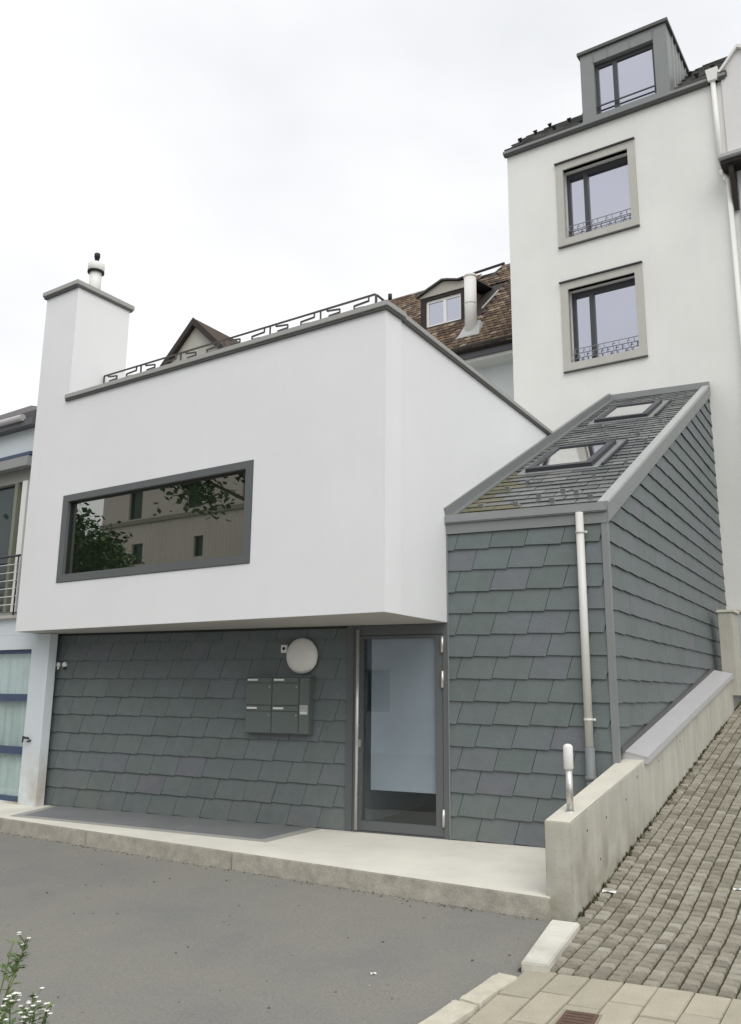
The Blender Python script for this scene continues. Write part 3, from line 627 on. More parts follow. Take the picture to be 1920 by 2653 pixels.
# ------------------------------------------------------------------ terrace railing
rail = thing('terrace_railing', tuple(B.P(-2.7, 0.52, Z1)), 'thin iron terrace railing with meander pattern above the white parapet', 'railing')
RF = Frame(*B.P(0, 0.52, 0)[:2], -34); ZT = 5.895
def meander(F, u0, u1, zt, zb, pitch, parent):
    mb = MB(); mb.bar(F.P(u0, 0, zt), F.P(u1, 0, zt), 0.022, 0.016); mb.bar(F.P(u0, 0, zb), F.P(u1, 0, zb), 0.022, 0.016); mb.build('top_rail', RAILM, parent)
    n = max(1, round((u1 - u0) / pitch)); p = (u1 - u0) / n
    for k in range(n + 1):
        u = u0 + k * p; MB().bar(F.P(u, 0, zb), F.P(u, 0, zt - .008), 0.02, 0.02).build('post', RAILM, parent)
        if k == n: break
        h = zt - zb
        for seq in ([(.12, 0), (.12, -.05), (.36, -.09), (.36, -.16), (.16, -.17), (.16, -.6), (.5, -.6)], [(.88, 0), (.88, -.10), (.62, -.12), (.62, -.19), (.8, -.2), (.8, -.7)], [(.45, -1), (.45, -.28), (.62, -.28)]):
            mb = MB()
            pts = [F.P(u + a * p, 0, zt + b * h) for a, b in seq]
            for a, b in zip(pts, pts[1:]): mb.bar(a, b, 0.018, 0.018)
            mb.build('scroll', RAILM, parent)
meander(RF, -5.03, -0.473, ZT, 5.33, 0.715, rail)
RS = Frame(*RF.P(-0.473, 0.0, 0)[:2], 59); meander(RS, 0.02, 3.1, ZT, 5.33, 0.9, rail)
RLf = Frame(*RF.P(-4.45, 0.03, 0)[:2], 59); meander(RLf, 1.0, 3.4, ZT, 5.33, 0.6, rail)

# ------------------------------------------------------------------ retaining wall with cap, lamp, gate pillar
wallt = thing('retaining_wall', (1.5, 6.7, 0), 'stained concrete retaining wall rising along the cobbled ramp', 'wall')
WF = Frame(RO.x, RO.y, 58)                 # u up the ramp, d to the left of it
pts = [(-0.13, -0.05), (7.3, -0.05), (7.3, 1.90), (2.05, 0.99), (-0.13, 0.678)]
mb = MB(); mb.hexa([WF.P(u, 0.20 if u < 2 else 0.24, z) for u, z in pts], [WF.P(u, 0.0, z) for u, z in pts]); mb.build('wall_body', WALLC, wallt, bevel=0.006)
mb = MB(); mb.hexa([WF.P(-0.124, 0.006, 0.672), WF.P(2.05, 0.006, 0.985), WF.P(2.05, 0.22, 0.985), WF.P(-0.124, 0.194, 0.672)], [WF.P(-0.124, 0.006, 0.682), WF.P(2.05, 0.006, 0.994), WF.P(2.05, 0.22, 0.994), WF.P(-0.124, 0.194, 0.682)]); mb.build('wall_top', WALLTOP, wallt)
c0, c1 = 2.04, 7.22; zc = lambda u: 0.99 + (u - 2.05) * 0.1735
cl = lambda u: 0.285 + (u - 2) * 0.004
mb = MB(); mb.hexa([WF.P(c0, -0.035, zc(c0) + .01), WF.P(c1, -0.035, zc(c1) + .01), WF.P(c1, cl(c1), zc(c1) + .085), WF.P(c0, cl(c0), zc(c0) + .085)],
                   [WF.P(c0, -0.035, zc(c0) + .035), WF.P(c1, -0.035, zc(c1) + .035), WF.P(c1, cl(c1), zc(c1) + .105), WF.P(c0, cl(c0), zc(c0) + .105)]); mb.build('wall_cap', CAPM, wallt)
mb = MB(); mb.hexa([WF.P(c0 + .01, -0.036, zc(c0) - .03), WF.P(c1, -0.036, zc(c1) - .03), WF.P(c1, -0.028, zc(c1) - .03), WF.P(c0 + .01, -0.028, zc(c0) - .03)],
                   [WF.P(c0 + .01, -0.036, zc(c0) + .012), WF.P(c1, -0.036, zc(c1) + .012), WF.P(c1, -0.028, zc(c1) + .012), WF.P(c0 + .01, -0.028, zc(c0) + .012)]); mb.build('cap_drip', CAPM, wallt)
mb = MB(); mb.hexa([WF.P(c0, 0.24, 0.3), WF.P(c1, 0.26, 1.0), WF.P(c1, cl(c1) - .01, 1.0), WF.P(c0, cl(c0) - .01, 0.3)], [WF.P(c0, 0.24, zc(c0) + .075), WF.P(c1, 0.26, zc(c1) + .075), WF.P(c1, cl(c1) - .01, zc(c1) + .08), WF.P(c0, cl(c0) - .01, zc(c0) + .08)]); mb.build('cap_upstand', CAPM, wallt)
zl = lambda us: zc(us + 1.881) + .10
MB().poly(S, [(0.05, zl(.05) - .02), (5.34, zl(5.34) - .02), (5.34, zl(5.34) + .035), (0.05, zl(.05) + .035)], -0.045, 0.0).build('shadow_gap_strip', COPDARK, wallt)  # dark strip drawing the shadow gap between cap and slates
MB().hexa([WF.P(c0, -0.033, zc(c0) - .03), WF.P(c0 + .008, -0.033, zc(c0) - .03), WF.P(c0 + .008, cl(c0), zc(c0) - .03), WF.P(c0, cl(c0), zc(c0) - .03)], [WF.P(c0, -0.033, zc(c0) + .02), WF.P(c0 + .008, -0.033, zc(c0) + .02), WF.P(c0 + .008, cl(c0), zc(c0) + .092), WF.P(c0, cl(c0), zc(c0) + .092)]).build('cap_end', CAPM, wallt)
for u, z in ((0.25, .58), (0.75, .62), (1.35, .70), (0.55, .33), (1.75, .86), (2.6, .95), (3.6, 1.1)):
    MB().lathe(WF.P(u, 0.001, z), -WF.m, [(0.011, 0), (0.011, .003)], 10).build('tie_hole', COPDARK, wallt)
bl = thing('bollard_lamp', tuple(WF.P(0.16, 0.10, 0.70)), 'slim steel post lamp with white opal head on the end of the concrete wall', 'lamp')
bp_ = WF.P(0.17, 0.10, 0.712)
MB().lathe(bp_ + Vector((0, 0, -.004)), (0, 0, 1), [(0.05, 0), (0.05, .012), (0.03, .016)], 20).build('base_plate', STEEL, bl)
MB().tube(bp_ + Vector((0, 0, .01)), bp_ + Vector((0, 0, .32)), 0.0265, 18).build('post', STEEL, bl)
MB().lathe(bp_ + Vector((0, 0, .315)), (0, 0, 1), [(0.028, 0), (0.037, 0.012), (0.037, 0.17), (0.030, 0.186), (0.012, 0.194)], 20).build('lamp_head', PLASTW, bl)
gp = thing('gate_pillar', tuple(WF.P(7.35, 0.1, 1.9)), 'grey concrete gate pillar at the upper end of the retaining wall', 'pillar')
PF = Frame(*WF.P(7.26, 0.12, 0)[:2], -33)
MB().box(PF, 0.0, 0.205, 0, 0.42, 1.6, 2.83).build('shaft', WALLC, gp, bevel=0.006)
MB().box(PF, -0.015, 0.235, -0.02, 0.45, 2.832, 2.875).build('cap', WALLTOP, gp, bevel=0.005)

# pale kerb block and rough kerb stones where the ramp meets the asphalt
kb = MB(); q = [Vector((x, y, gz((x, y)))) for x, y in ((0.943, 5.60), (1.093, 5.53), (1.472, 6.27), (1.295, 6.36))]
kb.hexa([p + Vector((0, 0, -.03)) for p in q], [p + Vector((0, 0, .066)) for p in q])
o = kb.build('kerb_block', M('pale_kerb', (0.66, 0.65, 0.58), 0.85, 0.06, 6, bump=0.3, bscale=50, dirt=((0.25, 0.24, 0.2), 0.0, 0.05, 0.9)), bevel=0.008, origin=(1.2, 5.95, -0.04))
tag(o, 'long pale kerb block lying before the end of the concrete wall', 'kerb')
rs = random.Random(11)
def rough(center, du, dv, name, label, h=0.03):
    n = 40; pts = []
    for k in range(n):
        t = 2 * math.pi * k / n; cx = math.copysign(abs(math.cos(t)) ** 0.16, math.cos(t)); cy = math.copysign(abs(math.sin(t)) ** 0.16, math.sin(t))
        pts.append(center + du * cx * (1 + rs.uniform(-.02, .02)) + dv * cy * (1 + rs.uniform(-.13, .10)))
    c2 = sum(pts, Vector((0, 0, 0))) / n
    o = MB().hexa([p + Vector((0, 0, gz(p) - .03)) for p in pts], [p.lerp(c2, .03) + Vector((0, 0, gz(p) + h)) for p in pts]).build(name, KSTONE, bevel=0.006, origin=center)
    tag(o, label, 'kerb stone', 'rough kerb stones'); return o
kd = Vector((math.cos(R(51.5)), math.sin(R(51.5)), 0)); kn = Vector((kd.y, -kd.x, 0))
kbase = Vector((0.85, 5.505, 0)) 
rough(kbase - kd * 0.22, kd * 0.23, kn * 0.072, 'kerb_stone', 'rough pale kerb stone nearest the pale kerb block, at the asphalt edge')
rough(kbase - kd * 0.70, kd * 0.235, kn * 0.080, 'kerb_stone', 'rough pale kerb stone at the asphalt edge, second from the pale kerb block')
rough(kbase - kd * 1.21, kd * 0.26, kn * 0.076, 'kerb_stone', 'rough pale kerb stone at the asphalt edge, cut by the bottom of the picture')
# scraps
def scrap(p, sx, sy, ang, label, zt=0.0):
    a = Vector((math.cos(ang), math.sin(ang), 0)); b = Vector((-a.y, a.x, 0)); m_ = MB(); vs = []
    for i in range(4):
        for j in range(3): vs.append(p + a * sx * (i / 3 - .5) + b * sy * (j / 2 - .5) + Vector((0, 0, 0.005 + 0.005 * ((i * 2 + j) % 3) + zt * (i / 3 - .5))))
    m_.add(vs, [(i * 3 + j, (i + 1) * 3 + j, (i + 1) * 3 + j + 1, i * 3 + j + 1) for i in range(3) for j in range(2)])
    m_.add([v + Vector((0, 0, -.003)) for v in vs], [(i * 3 + j, i * 3 + j + 1, (i + 1) * 3 + j + 1, (i + 1) * 3 + j) for i in range(3) for j in range(2)])
    tag(m_.build('paper_scrap', PAPER, origin=p), label, 'paper', 'litter')
q_ = RO + RU * 0.47 + RV * 0.08; q_.z = rz(.47) + .022; scrap(q_, 0.105, 0.055, R(-20), 'crumpled white paper scrap on the cobbles beside the concrete wall')
q_ = RO + RU * 0.80 + RV * 0.96; q_.z = rz(.8) + .022; scrap(q_, 0.07, 0.04, R(-10), 'small white paper scrap on the cobbles at the right edge')
scrap(Vector((0.043, 5.654, -0.1)), 0.035, 0.016, R(15), 'tiny white paper scrap on the open asphalt')

# ------------------------------------------------------------------ tall house
tower = thing('tall_house', tuple(T.P(-1.5, 3, 0)), 'tall pale rendered house with two stone-framed windows and a zinc dormer', 'house')
TZ = 13.16
H2 = (-2.503, -1.160, 8.043, 9.625); H1 = (-2.500, -1.155, 10.765, 12.335)
panel(T, -3.745, 1.25, 0, TZ, 0, 0.40, [H1, H2]).build('front_wall', TOWERW, tower)
tb = T.m
def tp(u, d): return T.P(u, d, 0)
wall_plan([tp(-3.745, .402), tp(-3.445, .402), tp(-3.445, 7), tp(-3.745, 7)], 0, TZ).build('side_wall', TOWERW, tower)
wall_plan([tp(0.95, .402), tp(1.25, .402), tp(1.25, 7), tp(0.95, 7)], 0, TZ).build('side_wall', TOWERW, tower)
wall_plan([tp(-3.44, 6.7), tp(0.94, 6.7), tp(0.94, 7), tp(-3.44, 7)], 0, TZ).build('rear_wall', TOWERW, tower)
def juliet(F, u0, u1, z0, z1, d, parent):
    FF = F.sub(0, d); mb = MB(); hh = z1 - z0
    for t in (0, .33, .66, 1): mb.bar(FF.P(u0, 0, z0 + hh * t), FF.P(u1, 0, z0 + hh * t), 0.012, 0.012)
    n = 9; p = (u1 - u0) / n; rq = random.Random(2)
    for k in range(n):
        for r_ in range(3):
            a = u0 + (k + (0.15, 0.55, 0.3)[r_]) * p
            mb.bar(FF.P(a, 0, z0 + hh * r_ / 3), FF.P(a + p * (.25 if (k + r_) % 2 else -.1), 0, z0 + hh * (r_ + 1) / 3), 0.011, 0.011)
            if (k + r_) % 2: mb.bar(FF.P(a, 0, z0 + hh * (r_ + .5) / 3), FF.P(a + p * .45, 0, z0 + hh * (r_ + .5) / 3), 0.010, 0.010)
    mb.build('balcony_guard', M('guard_steel', (0.22, 0.22, 0.25), 0.45, 0.05), parent)
for hu0, hu1, hz0, hz1 in (H1, H2):
    sur = ring(T, hu0 - .15, hu1 + .15, hz0 - .165, hz1 + .16, .15, .15, .165, .16, -0.03, 0.10).build('window', STONEF, tower, bevel=0.004)
    MB().box(T, hu0 - .17, hu1 + .16, -0.07, -0.0, hz1 + .161, hz1 + .185).build('hood_strip', DARKF, sur)
    MB().box(T, hu0 - .155, hu1 + .155, -0.055, -0.0, hz0 - .192, hz0 - .167).build('sill_drip', COPDARK, sur)
    ring(T, hu0 + .002, hu1 - .002, hz0 + .002, hz1 - .002, .075, .045, .06, .11, 0.20, 0.29).build('frame', DARKF, sur, bevel=0.004)
    MB().box(T, hu0 + .36, hu0 + .455, 0.195, 0.285, hz0 + .055, hz1 - .1).build('mullion', DARKF, sur)
    MB().box(T, hu0 + .075, hu0 + .361, 0.245, 0.257, hz0 + .06, hz1 - .11).build('pane', PANESKY, sur)
    MB().box(T, hu0 + .454, hu1 - .045, 0.245, 0.257, hz0 + .06, hz1 - .11).build('pane', PANESKY, sur)
    MB().box(T, hu0, hu1, 0.402, 0.42, hz0, hz1).build('room_blind', BLACK, sur)
    juliet(T, hu0 + .01, hu1 - .01, hz0 + .03, hz0 + .33, 0.13, sur)
# tower roof: two slopes with standing ridge, tiles, eave
tk = math.tan(R(42.5)); E0 = -0.10; EZ = TZ + .03
ru = Vector((T.u.x, T.u.y, 0))
def tr(u, bk, h=0.0): q = T.P(u, bk, EZ + (bk - E0) * tk); n = Vector((-T.m.x * tk, -T.m.y * tk, 1)).normalized(); return q + n * h
ridge = lambda u: 1.15 + (u + 3.75) / 4.6 * 1.1
mb = MB(); c = [(-3.79, E0), (0.80, E0), (0.80, ridge(.8)), (-3.79, ridge(-3.79))]
mb.hexa([tr(u, b, -.08) for u, b in c], [tr(u, b, 0) for u, b in c])
mb.hexa([tr(-3.79, ridge(-3.79), -.08), tr(.8, ridge(.8), -.08), T.P(.8, 7.2, TZ), T.P(-3.79, 7.2, TZ)], [tr(-3.79, ridge(-3.79), 0), tr(.8, ridge(.8), 0), T.P(.8, 7.2, TZ + .1), T.P(-3.79, 7.2, TZ + .1)])
roof = mb.build('roof', DARKT, tower)
mb = MB(); rq = random.Random(9)
for r_ in range(0, 12):
    b0 = E0 + r_ * 0.2
    for k in range(19):
        u = -3.76 + k * 0.24 + (0.12 if r_ % 2 else 0)
        if b0 + .14 > ridge(u) or u > .58 or (-2.12 < u + .12 < -0.15): continue
        mb.hexa([tr(u + .004, b0, .018), tr(u + .234, b0, .018), tr(u + .234, b0 + .24, .002), tr(u + .004, b0 + .24, .002)], [tr(u + .004, b0, .045), tr(u + .234, b0, .045), tr(u + .234, b0 + .24, .02), tr(u + .004, b0 + .24, .02)])
mb.build('roof_tiles', DARKT, roof, kind='stuff')
for k in range(17):
    u = -3.5 + k * 0.25 + rq.uniform(-.05, .05); b = 0.25 + (k % 3) * 0.33 + rq.uniform(-.05, .05)
    if -2.3 < u < -0.05 or b > ridge(u): continue
    MB().hexa([tr(u - .015, b, .03), tr(u + .015, b, .03), tr(u + .015, b + .02, .03), tr(u - .015, b + .02, .03)], [tr(u - .05, b, .13), tr(u + .05, b, .13), tr(u + .05, b + .02, .13), tr(u - .05, b + .02, .13)]).build('snow_guard', BLACK, roof)
MB().box(T, -3.80, 0.78, -0.12, 0.0, TZ - .03, TZ + .045).build('eave_gutter', ZINC, tower, bevel=0.01)
MB().box(T, -3.79, 0.77, -0.09, 0.0, TZ - .06, TZ - .031).build('eave_board', COPDARK, tower)
# dormer
dz0, dz1 = 13.20, 14.86
dorm = ring(T, -2.02, -0.245, dz0, dz1, .285, .265, .15, .27, -0.02, 0.16).build('dormer', ZINC, tower, bevel=0.004)
for u in (-1.735, -1.43, -0.975, -0.512): MB().box(T, u - .006, u + .006, -0.035, -0.019, dz1 - .268, dz1 - .002).build('seam', ZINC, dorm)
MB().hexa([T.P(-2.07, -0.07, dz1 + .005), T.P(-.195, -0.07, dz1 + .005), T.P(-.195, 2.25, dz1 + .20), T.P(-2.07, 2.25, dz1 + .20)], [T.P(-2.07, -0.07, dz1 + .075), T.P(-.195, -0.07, dz1 + .075), T.P(-.195, 2.25, dz1 + .27), T.P(-2.07, 2.25, dz1 + .27)]).build('dormer_roof', COPDARK, dorm)
for ua, ub in ((-2.02, -1.96), (-0.305, -0.245)):
    MB().hexa([T.P(ua, .162, dz0), T.P(ub, .162, dz0), T.P(ub, 2.0, dz1 + .1), T.P(ua, 2.0, dz1 + .1)], [T.P(ua, .162, dz1), T.P(ub, .162, dz1), T.P(ub, 2.1, dz1 + .17), T.P(ua, 2.1, dz1 + .17)]).build('cheek', ZINC, dorm)
for k in range(1, 6):
    d_ = .16 + k * .3; MB().hexa([T.P(-.246, d_, dz0 + (d_ - .1) * .95), T.P(-.222, d_, dz0 + (d_ - .1) * .95), T.P(-.222, d_ + .02, dz0 + (d_ - .1) * .95), T.P(-.246, d_ + .02, dz0 + (d_ - .1) * .95)], [T.P(-.246, d_, dz1 + .08 * d_), T.P(-.222, d_, dz1 + .08 * d_), T.P(-.222, d_ + .02, dz1 + .08 * d_), T.P(-.246, d_ + .02, dz1 + .08 * d_)]).build('seam', ZINCL, dorm)
dw = ring(T, -1.733, -0.512, dz0 + .152, dz1 - .272, .07, .05, .05, .09, 0.08, 0.15).build('dormer_window', DARKF, dorm)
MB().box(T, -1.37, -1.275, 0.075, 0.145, dz0 + .2, dz1 - .36).build('mullion', DARKF, dw)
MB().box(T, -1.665, -1.371, 0.11, 0.12, dz0 + .2, dz1 - .36).build('pane', PANESKY, dw)
MB().box(T, -1.274, -0.56, 0.11, 0.12, dz0 + .2, dz1 - .36).build('pane', PANESKY, dw)
mb = MB(); mb.bar(T.P(-1.73, 0.03, dz0 + .36), T.P(-.515, 0.03, dz0 + .36), 0.02, 0.028); mb.build('guard_bar', DARKF, dw)
# rainwater hopper and pipe
dpp = MB().tube(T.P(0.545, -0.07, TZ - .05), T.P(0.56, -0.07, 11.2), 0.048, 12).build('downpipe', WPIPE, tower)
MB().hexa([T.P(.47, -.15, TZ - .06), T.P(.63, -.15, TZ - .06), T.P(.63, -.002, TZ - .06), T.P(.47, -.002, TZ - .06)], [T.P(.44, -.18, TZ + .17), T.P(.66, -.18, TZ + .17), T.P(.66, -.002, TZ + .17), T.P(.44, -.002, TZ + .17)]).build('hopper', WPIPE, dpp)
MB().path([T.P(0.56, -0.07, 11.2), T.P(.60, -.07, 11.05), T.P(.66, -.07, 10.95)], 0.048, 10).build('bend', WPIPE, dpp)
MB().tube(T.P(0.665, -0.08, 10.98), T.P(0.655, -0.08, 3.1), 0.045, 12).build('lower_pipe', WPIPE, dpp)

# ------------------------------------------------------------------ house on the right (party gable and cornice)
rh = thing('right_house', tuple(T.P(2.6, 2, 0)), 'pale house at the right edge with a parapet gable and a grey gutter cornice', 'house')
MB().poly(T, [(0.69, 11.15), (4.5, 11.15), (4.5, 13.3), (1.55, 13.3), (1.02, 13.62), (0.69, 13.22)], -0.045, -0.004).build('party_gable', M('gable_render', (0.66, 0.655, 0.65), 0.85, 0.04, 0.8), rh)
for a, b in (((.66, 13.19), (1.02, 13.63)), ((1.02, 13.63), (1.6, 13.28))):
    MB().hexa([T.P(a[0], -.12, a[1]), T.P(b[0], -.12, b[1]), T.P(b[0], .42, b[1]), T.P(a[0], .42, a[1])], [T.P(a[0], -.12, a[1] + .07), T.P(b[0], -.12, b[1] + .07), T.P(b[0], .42, b[1] + .07), T.P(a[0], .42, a[1] + .07)]).build('coping', M('white_coping', (0.74, 0.74, 0.72), 0.7, 0.03), rh)
MB().box(T, .60, 4.5, -0.42, -0.046, 11.10, 11.17).build('soffit', DARKEAVE, rh)
MB().box(T, .57, 4.5, -0.50, -0.046, 11.172, 11.27).build('gutter', ZINCL, rh, bevel=0.02)
MB().box(T, .66, 4.5, -0.30, -0.046, 11.272, 11.34).build('cornice', M('white_coping', (0.74, 0.74, 0.72)), rh)
MB().box(T, 0.82, 4.5, -0.06, -0.003, 1.2, 11.09).build('front_wall', M('gable_render', (0.6, 0.6, 0.6)), rh)
MB().box(T, 1.0, 1.7, -0.10, -0.061, 8.7, 10.75).build('shutter', M('brown_shutter', (0.10, 0.085, 0.06), 0.7, 0.1), rh)
MB().hexa([T.P(.72, -.35, 10.95), T.P(.80, -.35, 10.95), T.P(.80, -.062, 10.3), T.P(.72, -.062, 10.3)], [T.P(.72, -.35, 11.09), T.P(.80, -.35, 11.09), T.P(.80, -.062, 11.09), T.P(.72, -.062, 11.09)]).build('bracket', DARKEAVE, rh)
MB().box(T, 0.06, 4.5, -0.20, -0.062, 1.75, 2.96).build('plinth', M('plinth_render', (0.55, 0.55, 0.54), 0.85, 0.05, 1.5), rh)
MB().box(T, 0.03, 4.5, -0.24, -0.062, 2.962, 3.0).build('plinth_cap', WALLTOP, rh)

# ------------------------------------------------------------------ brown-roofed house behind
bh = thing('rear_house', tuple(T.P(-7, 6, 0)), 'old house behind the terrace with brown tiled roof and a dormer window', 'house')
BF = Frame(*T.P(0, 3.0, 0)[:2], -33)        # its street wall
BE = Frame(*T.P(0, 2.4, 0)[:2], -33)        # its eave line
MB().box(BF, -14, -3.9, 0, 0.3, 0, 9.95).build('front_wall', WALLSTUC, bh)
MB().box(BE, -14, -3.9, 0.06, 0.6, 9.66, 9.76).build('eave_soffit', M('soffit_white', (0.70, 0.70, 0.66), 0.8, 0.03), bh)
MB().box(BE, -14, -3.9, -0.02, 0.058, 9.74, 10.03).build('eave_board', M('grey_board', (0.13, 0.13, 0.14), 0.6, 0.05), bh)
MB().tube(BE.P(-14, -0.10, 9.97), BE.P(-3.9, -0.10, 9.97), 0.085, 12).build('gutter', DARKEAVE, bh)
RB0 = 10.05
def bp2(u, bk, h=0.0): q = BE.P(u, bk, RB0 + bk); n = Vector((-BE.m.x, -BE.m.y, 1)).normalized(); return q + n * h
outline = [(-14, -0.1), (-3.9, -0.1), (-3.9, 4.6), (-6.98, 4.66), (-7.15, 4.10), (-7.6, 4.02), (-8.9, 4.45), (-14, 4.45)]
mb = MB(); mb.hexa([bp2(u, b, -.15) for u, b in outline], [bp2(u, b, 0) for u, b in outline])
broof = mb.build('roof', DARKEAVE, bh)
MB().hexa([BE.P(-14, 4.3, 14.2), BE.P(-3.9, 4.3, 14.2), BE.P(-3.9, 9, 10), BE.P(-14, 9, 10)], [BE.P(-14, 4.3, 14.35), BE.P(-3.9, 4.3, 14.35), BE.P(-3.9, 9.1, 10.1), BE.P(-14, 9.1, 10.1)]).build('rear_slope', DARKEAVE, broof)
mb = MB(); rq = random.Random(4)
def topb(u): return 4.6 if u > -6.98 else (4.05 if u > -7.65 else 4.4)
r_ = 0; b0 = -0.14
while b0 < 4.55:
    u = -13.5 + (0.09 if r_ % 2 else 0)
    while u < -4.0:
        if b0 + .15 < topb(u) and not (-8.25 < u < -6.35 and 1.45 < b0 < 3.3 and u > -8.2 + 0) :
            j = rq.uniform(-.012, .012); w2 = .172
            mb.hexa([bp2(u, b0 + j, .02), bp2(u + w2, b0 + j, .02), bp2(u + w2, b0 + .2, .0), bp2(u, b0 + .2, .0)], [bp2(u + .02, b0 + j - .012, .045), bp2(u + w2 - .02, b0 + j - .012, .045), bp2(u + w2, b0 + .2, .018), bp2(u, b0 + .2, .018)])
        u += .18
    b0 += .145; r_ += 1
mb.build('roof_tiles', BROWNT, broof, kind='stuff')
# dormer of the rear house
DF = BE.sub(0, 1.62)
dz = RB0 + 1.62
drm = ring(DF, -8.20, -6.84, dz - .1, 12.60, .17, .08, .10, .12, -0.02, 0.25).build('dormer', DARKEAVE, bh)
MB().poly(DF, [(-8.22, 12.58), (-6.70, 12.58), (-6.70, 12.80), (-6.95, 12.80), (-7.30, 12.90), (-7.46, 12.93), (-7.90, 12.76), (-8.22, 12.62)], -0.05, 0.02).build('dormer_gable', WOODD, drm)
pr = [(-8.30, 12.60), (-7.90, 12.77), (-7.46, 12.94), (-7.30, 12.91), (-6.95, 12.81), (-6.62, 12.84)]
for a, b in zip(pr, pr[1:]):
    MB().hexa([DF.P(a[0], -.15, a[1]), DF.P(b[0], -.15, b[1]), DF.P(b[0], 2.6, b[1] + .5), DF.P(a[0], 2.6, a[1] + .5)], [DF.P(a[0], -.15, a[1] + .04), DF.P(b[0], -.15, b[1] + .04), DF.P(b[0], 2.6, b[1] + .56), DF.P(a[0], 2.6, a[1] + .56)]).build('dormer_roof', DARKT, drm)
for ua, ub in ((-8.2, -8.12), (-6.9, -6.84)):
    MB().hexa([DF.P(ua, .252, dz), DF.P(ub, .252, dz), DF.P(ub, 1.2, dz + 1.0), DF.P(ua, 1.2, dz + 1.0)], [DF.P(ua, .252, 12.7), DF.P(ub, .252, 12.7), DF.P(ub, 1.4, 12.9), DF.P(ua, 1.4, 12.9)]).build('cheek', BROWNT, drm)
dwn = ring(DF, -8.03, -6.92, dz + .005, 12.48, .075, .06, .06, .08, 0.03, 0.09).build('dormer_window', PLASTW, drm)
MB().box(DF, -7.49, -7.40, 0.025, 0.085, dz + .065, 12.40).build('mullion', PLASTW, dwn)
MB().box(DF, -7.95, -7.491, 0.055, 0.065, dz + .065, 12.40).build('pane', PANESKY, dwn)
MB().box(DF, -7.399, -6.985, 0.055, 0.065, dz + .065, 12.40).build('pane', PANESKY, dwn)
# the flue pipe in front of the dormer and a thin ridge rod
FF = BE.sub(0, 0.72)
fl = MB().tube(FF.P(-6.20, 0, 10.72), FF.P(-6.20, 0, 12.36), 0.160, 24).build('flue_pipe', WPIPE, bh)
MB().lathe(FF.P(-6.20, 0, 12.31), (0, 0, 1), [(0.168, 0), (0.178, 0.01), (0.178, 0.05), (0.165, 0.07)], 24).build('flue_collar', WPIPE, fl)
MB().lathe(FF.P(-6.20, 0, 11.55), (0, 0, 1), [(0.166, 0), (0.171, 0.004), (0.171, 0.03), (0.166, 0.034)], 24).build('flue_seam', PIPE, fl)
MB().hexa([bp2(-6.55, .45, .03), bp2(-5.85, .45, .03), bp2(-5.95, .98, .03), bp2(-6.45, .98, .03)], [bp2(-6.45, .47, .06), bp2(-5.95, .47, .06), bp2(-6.0, .96, .16), bp2(-6.4, .96, .16)]).build('flue_flashing', ZINCL, fl)
mb = MB(); mb.bar(bp2(-8.0, 4.55, .04), bp2(-6.9, 4.68, .04), 0.06, 0.06); mb.build('ridge_rod', DARKEAVE, bh)
mb = MB(); mb.bar(FF.P(-5.95, .15, 11.45), FF.P(-5.65, .55, 12.05), 0.04, 0.03); mb.build('stay_bar', PIPE, bh)
MB().tube(bp2(-10.95, 4.4, 0), bp2(-10.95, 4.4, 0) + Vector((0, 0, .22)), 0.07, 10).build('vent_stub', BLACK, bh)

# small gabled house further off
gh = thing('gabled_house', (-4.4, 21.5, 0), 'distant gable with brown roof edge peeping over the terrace railing', 'house')
GF = Frame(-5, 20, -33)
a_ = (0.70, 10.60)
MB().poly(GF, [(-1.4, 0), (2.8, 0), (2.8, 8.6), (a_[0], a_[1] - .06), (-1.4, 8.5)], 0, 0.3).build('gable_wall', WOODD, gh)
MB().box(GF, -1.3, 2.7, 0.3, 8, 0, 8.5).build('side_walls', WALLSTUC, gh)
for b, mt_ in (((-1.6, 8.34), BROWNT), ((2.95, 8.50), BROWNT)):
    p0, p1 = (b, a_) if b[0] < a_[0] else (a_, b)
    MB().hexa([GF.P(p0[0], -.10, p0[1]), GF.P(p1[0], -.10, p1[1]), GF.P(p1[0], 8, p1[1]), GF.P(p0[0], 8, p0[1])], [GF.P(p0[0], -.10, p0[1] + .12), GF.P(p1[0], -.10, p1[1] + .12), GF.P(p1[0], 8, p1[1] + .12), GF.P(p0[0], 8, p0[1] + .12)]).build('roof', mt_, gh)
    MB().hexa([GF.P(p0[0], -.13, p0[1] - .06), GF.P(p1[0], -.13, p1[1] - .06), GF.P(p1[0], -.09, p1[1] - .06), GF.P(p0[0], -.09, p0[1] - .06)], [GF.P(p0[0], -.13, p0[1] + .13), GF.P(p1[0], -.13, p1[1] + .13), GF.P(p1[0], -.09, p1[1] + .13), GF.P(p0[0], -.09, p0[1] + .13)]).build('barge_board', DARKEAVE, gh)

# ------------------------------------------------------------------ neighbour on the left
nh = thing('blue_house', tuple(NB.P(-4, 1, 0)), 'pale blue neighbour house with blue window frames at the left edge', 'house')
LWIN = (-3.2, -0.14, ZP + .02, 2.13)
panel(NB, -6, 0.235, ZP - .02, 2.325, 0, 0.12, [LWIN]).build('lower_wall', NEIGHW, nh)
UWIN = (-4.2, -0.50, 2.60, 4.80)
panel(NB, -6, -0.135, 2.327, 5.30, 0.0, 0.25, [UWIN]).build('upper_wall', NEIGHW, nh)
MB().box(NB, -6, -0.3, 2.5, 6, 0, 5.2).build('rear_body', NEIGHW, nh)
lw = ring(NB, LWIN[0] + .002, LWIN[1] - .002, LWIN[2] + .002, LWIN[3] - .002, .06, .035, .06, .05, 0.04, 0.10).build('window', BLUEF, nh)
for z in (1.445, 0.765): MB().box(NB, LWIN[0] + .06, LWIN[1] - .04, 0.03, 0.09, z, z + .095).build('crossbar', BLUEF, lw)
